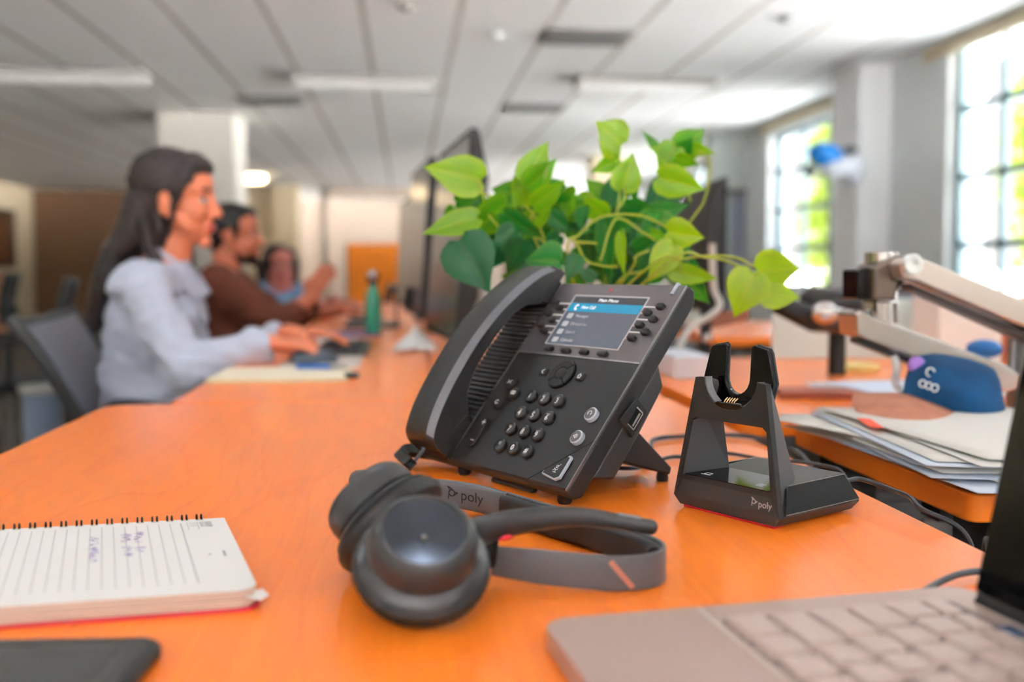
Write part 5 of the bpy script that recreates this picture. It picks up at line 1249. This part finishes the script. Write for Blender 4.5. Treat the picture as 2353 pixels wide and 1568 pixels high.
# ---------------------------------------------------------------- monitor arm at right
ma = tag(empty('desk_clamp_mount', (.86, 1.28, DZ)), 'silver jointed monitor arm clamped to the right-hand desk', 'monitor arm')
AI = M.Translation(-V(ma.location))
def slab(pts, y0, y1, name, m, parent, bev=.003):
    a = [AI @ atY(x, y, y0) for x, y in pts]; n_ = len(a); b_ = [p+V((0, y1-y0, 0)) for p in a]
    return MB().add(a+b_, [tuple(range(n_)), tuple(range(n_, 2*n_))[::-1]]+[(i, (i+1) % n_, n_+(i+1) % n_, n_+i) for i in range(n_)]).build(name, m, parent, bevel=bev, seg=3)
lowr = slab([(1966, 722), (1980, 712), (2010, 730), (2312, 838), (2345, 862), (2340, 895), (2316, 903), (2290, 896), (1970, 772)], 1.262, 1.318, 'lower_arm', steel, ma)
slab([(1975, 778), (2285, 900), (2285, 912), (1975, 790)], 1.275, 1.305, 'cable_cover', blk2, lowr, .001)
slab([(2212, 836), (2222, 835), (2268, 851), (2266, 858), (2256, 858), (2212, 843)], 1.260, 1.264, 'slot', gloss, lowr, .0006)
upa = slab([(2066, 606), (2082, 592), (2110, 590), (2135, 600), (2400, 708), (2400, 770), (2353, 752), (2110, 648), (2075, 640)], 1.222, 1.272, 'upper_arm', mat('arm_satin', (208, 196, 186), .34, metal=.85), ma, .004)
slab([(2092, 652), (2400, 782), (2400, 802), (2100, 668)], 1.232, 1.262, 'lower_link', mat('link_dark', (62, 54, 50), .4, metal=.4), upa, .001)
pc = AI @ atY(2095, 608, 1.222)
MB().lathe([(0, .004), (.0035, .004), (.0035, .006), (.0060, .0065), (.0125, .0065), (.0140, .004), (.0140, 0), (0, 0)], axis_frame(pc, V((0, -1, 0)), V((0, 0, 1))), 32).build('pivot_screw', mat('screw_silver', (220, 222, 220), .3, metal=.7), upa)
pj = atY(2022, 735, 1.290)
MB().lathe([(0, 0), (.0235, 0), (.0235, .028), (.0215, .030), (.0215, .095), (0, .095)], AI @ M.Translation((pj.x, pj.y, pj.z-.004)), 36).build('elbow_post', steel, ma)
slab([(1972, 690), (1972, 620), (1982, 615), (2012, 614), (2012, 690)], 1.265, 1.315, 'elbow_cap', gloss, ma, .003)
slab([(2008, 690), (2008, 612), (2070, 585), (2095, 592), (2098, 640), (2070, 655), (2058, 690)], 1.250, 1.310, 'elbow_housing', mat('housing_bronze', (120, 108, 98), .25, metal=.8), ma, .006)
pq = atY(2352, 905, 1.29)
MB().lathe([(0, 0), (.032, 0), (.032, .006), (.022, .010), (.022, .060), (.0255, .062), (.0255, .066), (.022, .068), (.022, .122), (.034, .124), (.036, .128), (.034, .132), (0, .132)], M.Translation((AI @ pq).xy.to_3d()), 36).build('desk_post', steel_d, ma)
MB().lathe([(.0335, .1225), (.0355, .1235), (.0355, .1265), (.0335, .127)], M.Translation((AI @ pq).xy.to_3d()), 36, ring=True).build('post_cap_band', blk3, ma)
o = tag(empty('desk_clamp_mount', (.80, 1.85, DZ)), 'black monitor arm with a shiny joint between the plant tip and the silver arm', 'monitor arm')
A2 = M.Translation(-V(o.location)); Yb = 1.85
MB().caps(A2 @ atY(1790, 700, Yb), .020, A2 @ atY(1870, 735, Yb), .024).build('arm', blk3, o)
MB().ball(A2 @ atY(1895, 720, Yb-.03), (.028, .02, .022)).build('joint', steel, o)
MB().tube(cr([A2 @ atY(1900, 708, Yb-.02), A2 @ atY(1950, 722, Yb-.02), A2 @ atY(1958, 745, Yb-.02), A2 @ atY(1958, 780, Yb-.02)], 5), .0055, 8).build('white_cable', whitep, o)
MB().caps(A2 @ atY(1870, 690, Yb+.05), .028, A2 @ atY(1950, 700, Yb+.05), .03).build('tilt_head', mat('tilt_head_black', (30, 24, 22), .35), o)
MB().caps(A2 @ atY(1880, 748, Yb+.03), .014, A2 @ atY(1950, 752, Yb+.03), .014).build('lower_bracket', mat('bracket_brown', (74, 46, 36), .4), o)
MB().tube([A2 @ atY(1925, 700, Yb+.06), V(((A2 @ atY(1925, 700, Yb+.06)).x, (A2 @ atY(1925, 700, Yb+.06)).y, 0))], .017, 12).build('post', blk3, o)
o = tag(empty('desk_clamp_mount', (.62, 2.0, DZ)), 'dark post with a wooden-brown bracket and pale cable, just right of the desk phone', 'monitor arm')
A2 = M.Translation(-V(o.location)); Yb = 2.0
q = A2 @ atY(1622, 700, Yb)
MB().tube([V((q.x, q.y, 0)), V((q.x, q.y, .145))], .012, 12).build('post', blk3, o)
MB().add([A2 @ atY(*p, Yb) for p in ((1608, 726), (1722, 704), (1722, 735), (1608, 762))]+[A2 @ atY(*p, Yb+.05) for p in ((1608, 726), (1722, 704), (1722, 735), (1608, 762))], [(0, 1, 2, 3), (7, 6, 5, 4), (0, 4, 5, 1), (3, 2, 6, 7), (0, 3, 7, 4), (1, 5, 6, 2)]).build('bracket', mat('bracket_wood_brown', (142, 92, 74), .35), o, bevel=.003)
MB().ball(A2 @ atY(1626, 778, Yb-.02), (.012, .010, .012)).build('joint', steel, o)
MB().tube(cr([A2 @ atY(1636, 560, Yb), A2 @ atY(1640, 660, Yb), A2 @ atY(1655, 700, Yb-.01), A2 @ atY(1632, 726, Yb-.03), A2 @ atY(1585, 755, Yb-.04), A2 @ atY(1560, 800, Yb-.05)], 6), .0075, 8).build('white_cable', mat('grey_white_cable', (186, 184, 178), .5), o)
# frosted acrylic divider behind
o = MB().box(.86, 1.25, 2.26, 2.268, DZ, DZ+.14).build('acrylic_divider', mat('frosted_acrylic', (206, 222, 220), .4), bevel=.002); tag(o, 'pale frosted low divider at the back of the right desk', 'divider')
# papers on the right desk
rp = random.Random(12); zz = DZ+.0006
for k in range(15):
    cx_, cy_ = .655+rp.uniform(-.03, .03), 1.055+rp.uniform(-.025, .04); an = R(rp.uniform(-18, 14)+8)
    T = M.Translation((cx_, cy_, zz)) @ M.Rotation(an, 4, 'Z'); a = []; q_ = 8
    lift = .004
    for i in range(q_+1):
        for j in range(q_+1):
            u, v = i/q_-.5, j/q_-.5; a.append((u*.245, v*.36, lift*(abs(u)*2)**2*.5+.0004*sin(u*9)*(1-abs(v))+.0016))
    m_ = [paper, paper_b, mat('ivory_paper', (220, 218, 212), .8) if k == 0 else bpy.data.materials['ivory_paper']][k % 3]
    o = MB().add(a, [(i*(q_+1)+j, i*(q_+1)+j+1, (i+1)*(q_+1)+j+1, (i+1)*(q_+1)+j) for i in range(q_) for j in range(q_)], T).build('paper_sheet', m_, smooth=True)
    s_ = o.modifiers.new('t', 'SOLIDIFY'); s_.thickness = .0010; s_.offset = 1
    tag(o, 'white or pale blue sheet in the messy paper pile under the blue cap', 'paper', 'loose papers piled on the right desk')
    zz += .0019
o = MB().prism([(0, 0), (.065, -.012), (.072, .0), (.006, .014)], 0, .0012, M.Translation((.535, 1.13, zz+.003)) @ M.Rotation(R(-92), 4, 'Z')).build('paper_flag', mat('orange_red_flag', (238, 92, 62), .6)); tag(o, 'orange-red sticky flag on the paper pile below the brim of the cap', 'sticky flag')
zp_ = zz+.006
# white sheaf on the farther right desk
for k in range(4):
    o = MB().box(-.13, .13, -.09, .09, 0, .003, M.Translation((.83+.012*k, 1.62-.01*k, DZ+.0008+.0034*k)) @ M.Rotation(R(6*k-14), 4, 'Z')).build('paper_sheaf', [paper, paper_b][k % 2]); tag(o, 'thin white sheaf of papers on the desk behind the blue cap', 'paper', 'white sheaves behind the cap')
o = tag(empty('binder', (.70, 1.56, DZ)), 'flat brown folder under the white sheaf behind the charging stand', 'folder')
MB().box(-.09, .06, -.03, .05, 0, .012, M.Rotation(R(-14), 4, 'Z')).build('cover', mat('brown_folder', (150, 76, 52), .5), o, bevel=.002)
o = MB().box(.51, .585, 1.85, 2.05, DZ, DZ+.045).build('tissue_box', mat('pale_box', (206, 214, 224), .6), bevel=.004); tag(o, 'pale blue-white box on the right desk just behind the desk phone', 'box')
o = MB().lathe([(0, 0), (.045, 0), (.05, .006), (.05, .014), (0, .014)], M.Translation((.93, 1.98, DZ)), 28).build('sticky_note_pad', mat('yellow_pad', (226, 206, 132), .7)); tag(o, 'round pale yellow pad on the desk behind the charging stand prongs', 'note pad')
o = MB().box(1.17, 1.32, 2.08, 2.2, DZ, DZ+.15).build('white_box', paper, bevel=.003); tag(o, 'white box behind the silver monitor arm, left of the orange edge', 'box')
o = tag(empty('orange_desk_stand_in', (1.42, 2.15, DZ)), 'orange upright block standing in for a desk at the right edge behind the silver arm', 'binder')
MB().box(-.06, .10, -.05, .05, 0, .15).build('cover', mat('stand_in_orange', (226, 132, 84), .6), o, bevel=.002)  # added orange block in place of a desk farther back
# cap : crown and brim
cp = tag(empty('cap', atZ(2150, 985, zp_)), 'blue cap with white embroidery and a tan suede brim, on the paper pile', 'cap')
CI = M.Translation(-V(cp.location))
def grid(rows, name, m, parent, th=.003, T=CI):
    rr = [cr(r_, 6) for r_ in rows]; colsn = len(rr[0]); k = []
    for c in range(colsn): k.append(cr([r_[c] for r_ in rr], 5))
    nr = len(k[0]); a = [T @ k[c][r_] for r_ in range(nr) for c in range(colsn)]
    o = MB().add(a, [(r_*colsn+c, r_*colsn+c+1, (r_+1)*colsn+c+1, (r_+1)*colsn+c) for r_ in range(nr-1) for c in range(colsn-1)]).build(name, m, parent)
    s_ = o.modifiers.new('t', 'SOLIDIFY'); s_.thickness = th; s_.offset = 0; return o
tan = mat('tan_suede', (186, 128, 102), .9, c2=(170, 112, 90), vscale=40); bluef = mat('blue_felt', (0, 74, 122), .9, c2=(0, 62, 106), vscale=20)
grid([[atY(1957, 918, 1.235), atY(1972, 950, 1.19), atY(2040, 976, 1.13), atY(2120, 986, 1.11), atY(2190, 985, 1.12), atY(2233, 977, 1.15)],
      [atY(1960, 912, 1.24), atY(1990, 925, 1.21), atY(2060, 938, 1.17), atY(2130, 950, 1.15), atY(2192, 965, 1.155), atY(2234, 974, 1.16)],
      [atY(1968, 905, 1.25), atY(2020, 906, 1.24), atY(2078, 908, 1.215), atY(2138, 928, 1.20), atY(2196, 952, 1.185), atY(2236, 971, 1.18)]], 'brim', tan, cp, .004)
cw = grid([[atY(2075, 906, 1.222), atY(2140, 928, 1.205), atY(2200, 954, 1.19), atY(2240, 976, 1.18), atY(2290, 984, 1.175), atY(2322, 986, 1.19)],
      [atY(2083, 872, 1.235), atY(2145, 880, 1.20), atY(2205, 905, 1.18), atY(2250, 925, 1.17), atY(2295, 948, 1.18), atY(2312, 965, 1.20)],
      [atY(2096, 838, 1.25), atY(2150, 846, 1.215), atY(2210, 858, 1.20), atY(2255, 866, 1.195), atY(2290, 878, 1.20), atY(2296, 900, 1.215)],
      [atY(2110, 815, 1.275), atY(2155, 818, 1.26), atY(2210, 826, 1.25), atY(2250, 838, 1.245), atY(2280, 852, 1.245), atY(2290, 872, 1.25)]], 'crown', bluef, cp, .006)
em = MB()
def ring3(px, py, r, Yv, w=.0016):
    c = atY(px, py, Yv); em.tube([CI @ (c + V((r*cos(R(q)), 0, r*sin(R(q))))) for q in range(0, 360, 30)], w, 6, closed=True)
ring3(2138, 856, .0055, 1.205, .0012); ring3(2120, 882, .0045, 1.196, .0011); ring3(2134, 887, .0042, 1.190, .0011); ring3(2148, 892, .0045, 1.184, .0011)
em.build('embroidery', whitep, cw)
MB().ball(CI @ atY(2106, 840, 1.238), (.012, .008, .012)).build('purple_button', mat('purple_patch', (150, 108, 190), .5), cw)
# second blue thing peeking over the lower arm
o = MB().ball(atY(2262, 802, 1.55), (.028, .03, .016)).build('blue_ball', mat('blue_plastic', (0, 96, 164), .5)); tag(o, 'small rounded blue item just above the lower silver arm', 'blue item')
p_ = o; MB_ = None
o.data.transform(M.Translation((0, 0, 0)))
# white cable hanging from the arm
q0 = [atY(2048, 800, 1.29), atY(2060, 840, 1.27), atY(2058, 880, 1.27), atY(2075, 905, 1.24)]
o = MB().tube(cr(q0, 8), .0052, 10).build('cable', whitep); tag(o, 'short thick white cable hanging under the silver monitor arm', 'cable')
# blue and white hanging thing at the pilaster
bw = tag(empty('hanging_ornament', atY(1912, 375, 7.6)), 'blue and white rounded object hung up by the pilaster and far window', 'hanging decoration')
BI = M.Translation(-V(bw.location)); Yh = 7.6
MB().ball(BI @ atY(1898, 358, Yh), (.15, .12, .10), rot=M.Rotation(R(18), 4, 'Y')).build('blue_dome', mat('bright_blue', (0, 112, 190), .5), bw)
MB().ball(BI @ atY(1935, 385, Yh-.02), (.19, .13, .09), rot=M.Rotation(R(-12), 4, 'Y')).ball(BI @ atY(1962, 398, Yh), (.08, .1, .11)).build('white_side', mat('soft_white', (206, 212, 222), .6), bw)
MB().ball(BI @ atY(1864, 394, Yh), (.045, .06, .05)).build('grey_end', mat('dull_grey', (110, 112, 116), .6), bw)
MB().ball(BI @ atY(1955, 345, Yh+.02), (.06, .06, .03)).build('dark_end', mat('dull_dark', (76, 84, 86), .6), bw)
MB().tube([BI @ atY(1910, 340, Yh), V((0, 0, ZC-bw.location.z))], .004, 6).build('hanging_wire', steel_d, bw)
# grey pedestal under the farther right desk
o = tag(empty('drawer_pedestal', (.86, 1.62, 0)), 'grey drawer pedestal in the gap below the right-hand desks', 'drawer pedestal')
MB().box(-.16, .19, -.13, .42, .02, .60).build('cabinet_body', mat('pedestal_grey', (128, 130, 134), .5), o, bevel=.008)
for k in range(3):
    d = MB().box(-.15, .18, -.140, -.131, .04+.185*k, .215+.185*k).build('drawer', mat('drawer_grey', (118, 120, 124), .5), o, bevel=.002)
    MB().box(-.05, .08, -.150, -.140, .17+.185*k, .185+.185*k).build('handle', steel_d, d, bevel=.002)
# ---------------------------------------------------------------- outdoors ground, world and light
S(MB().box(4.6, 10, -10, 40, -.7, -.6).build('ground_outside', mat('pavement', (190, 188, 182), .9), smooth=False))
wd = bpy.data.worlds.new('sky'); sc.world = wd; wd.use_nodes = True
nt = wd.node_tree; bg = nt.nodes['Background']; bg.inputs[1].default_value = 1
tcw = nt.nodes.new('ShaderNodeTexCoord'); sx = nt.nodes.new('ShaderNodeSeparateXYZ'); rw = nt.nodes.new('ShaderNodeValToRGB'); mr = nt.nodes.new('ShaderNodeMapRange')
mr.inputs[1].default_value = -1; mr.inputs[2].default_value = 1
nt.links.new(tcw.outputs['Generated'], sx.inputs[0]); nt.links.new(sx.outputs[2], mr.inputs[0]); nt.links.new(mr.outputs[0], rw.inputs[0])
SKY, GND = .38, 18.5
e = rw.color_ramp.elements
def pos(z): return (z+1)/2
e[0].position = 0; e[0].color = (GND, GND*.98, GND*.95, 1); e[1].position = 1; e[1].color = (4.2, 4.8, 5.6, 1)
for z_, c_ in ((-.03, (GND, GND*.98, GND*.95, 1)), (.0, (SKY*1.1, SKY*1.1, SKY*1.05, 1)), (.24, (SKY*.95, SKY, SKY*1.04, 1)), (.45, (4.0, 4.6, 5.2, 1))):
    x = e.new(pos(z_)); x.color = c_
nt.links.new(rw.outputs[0], bg.inputs[0])
vs.exposure = 1.78
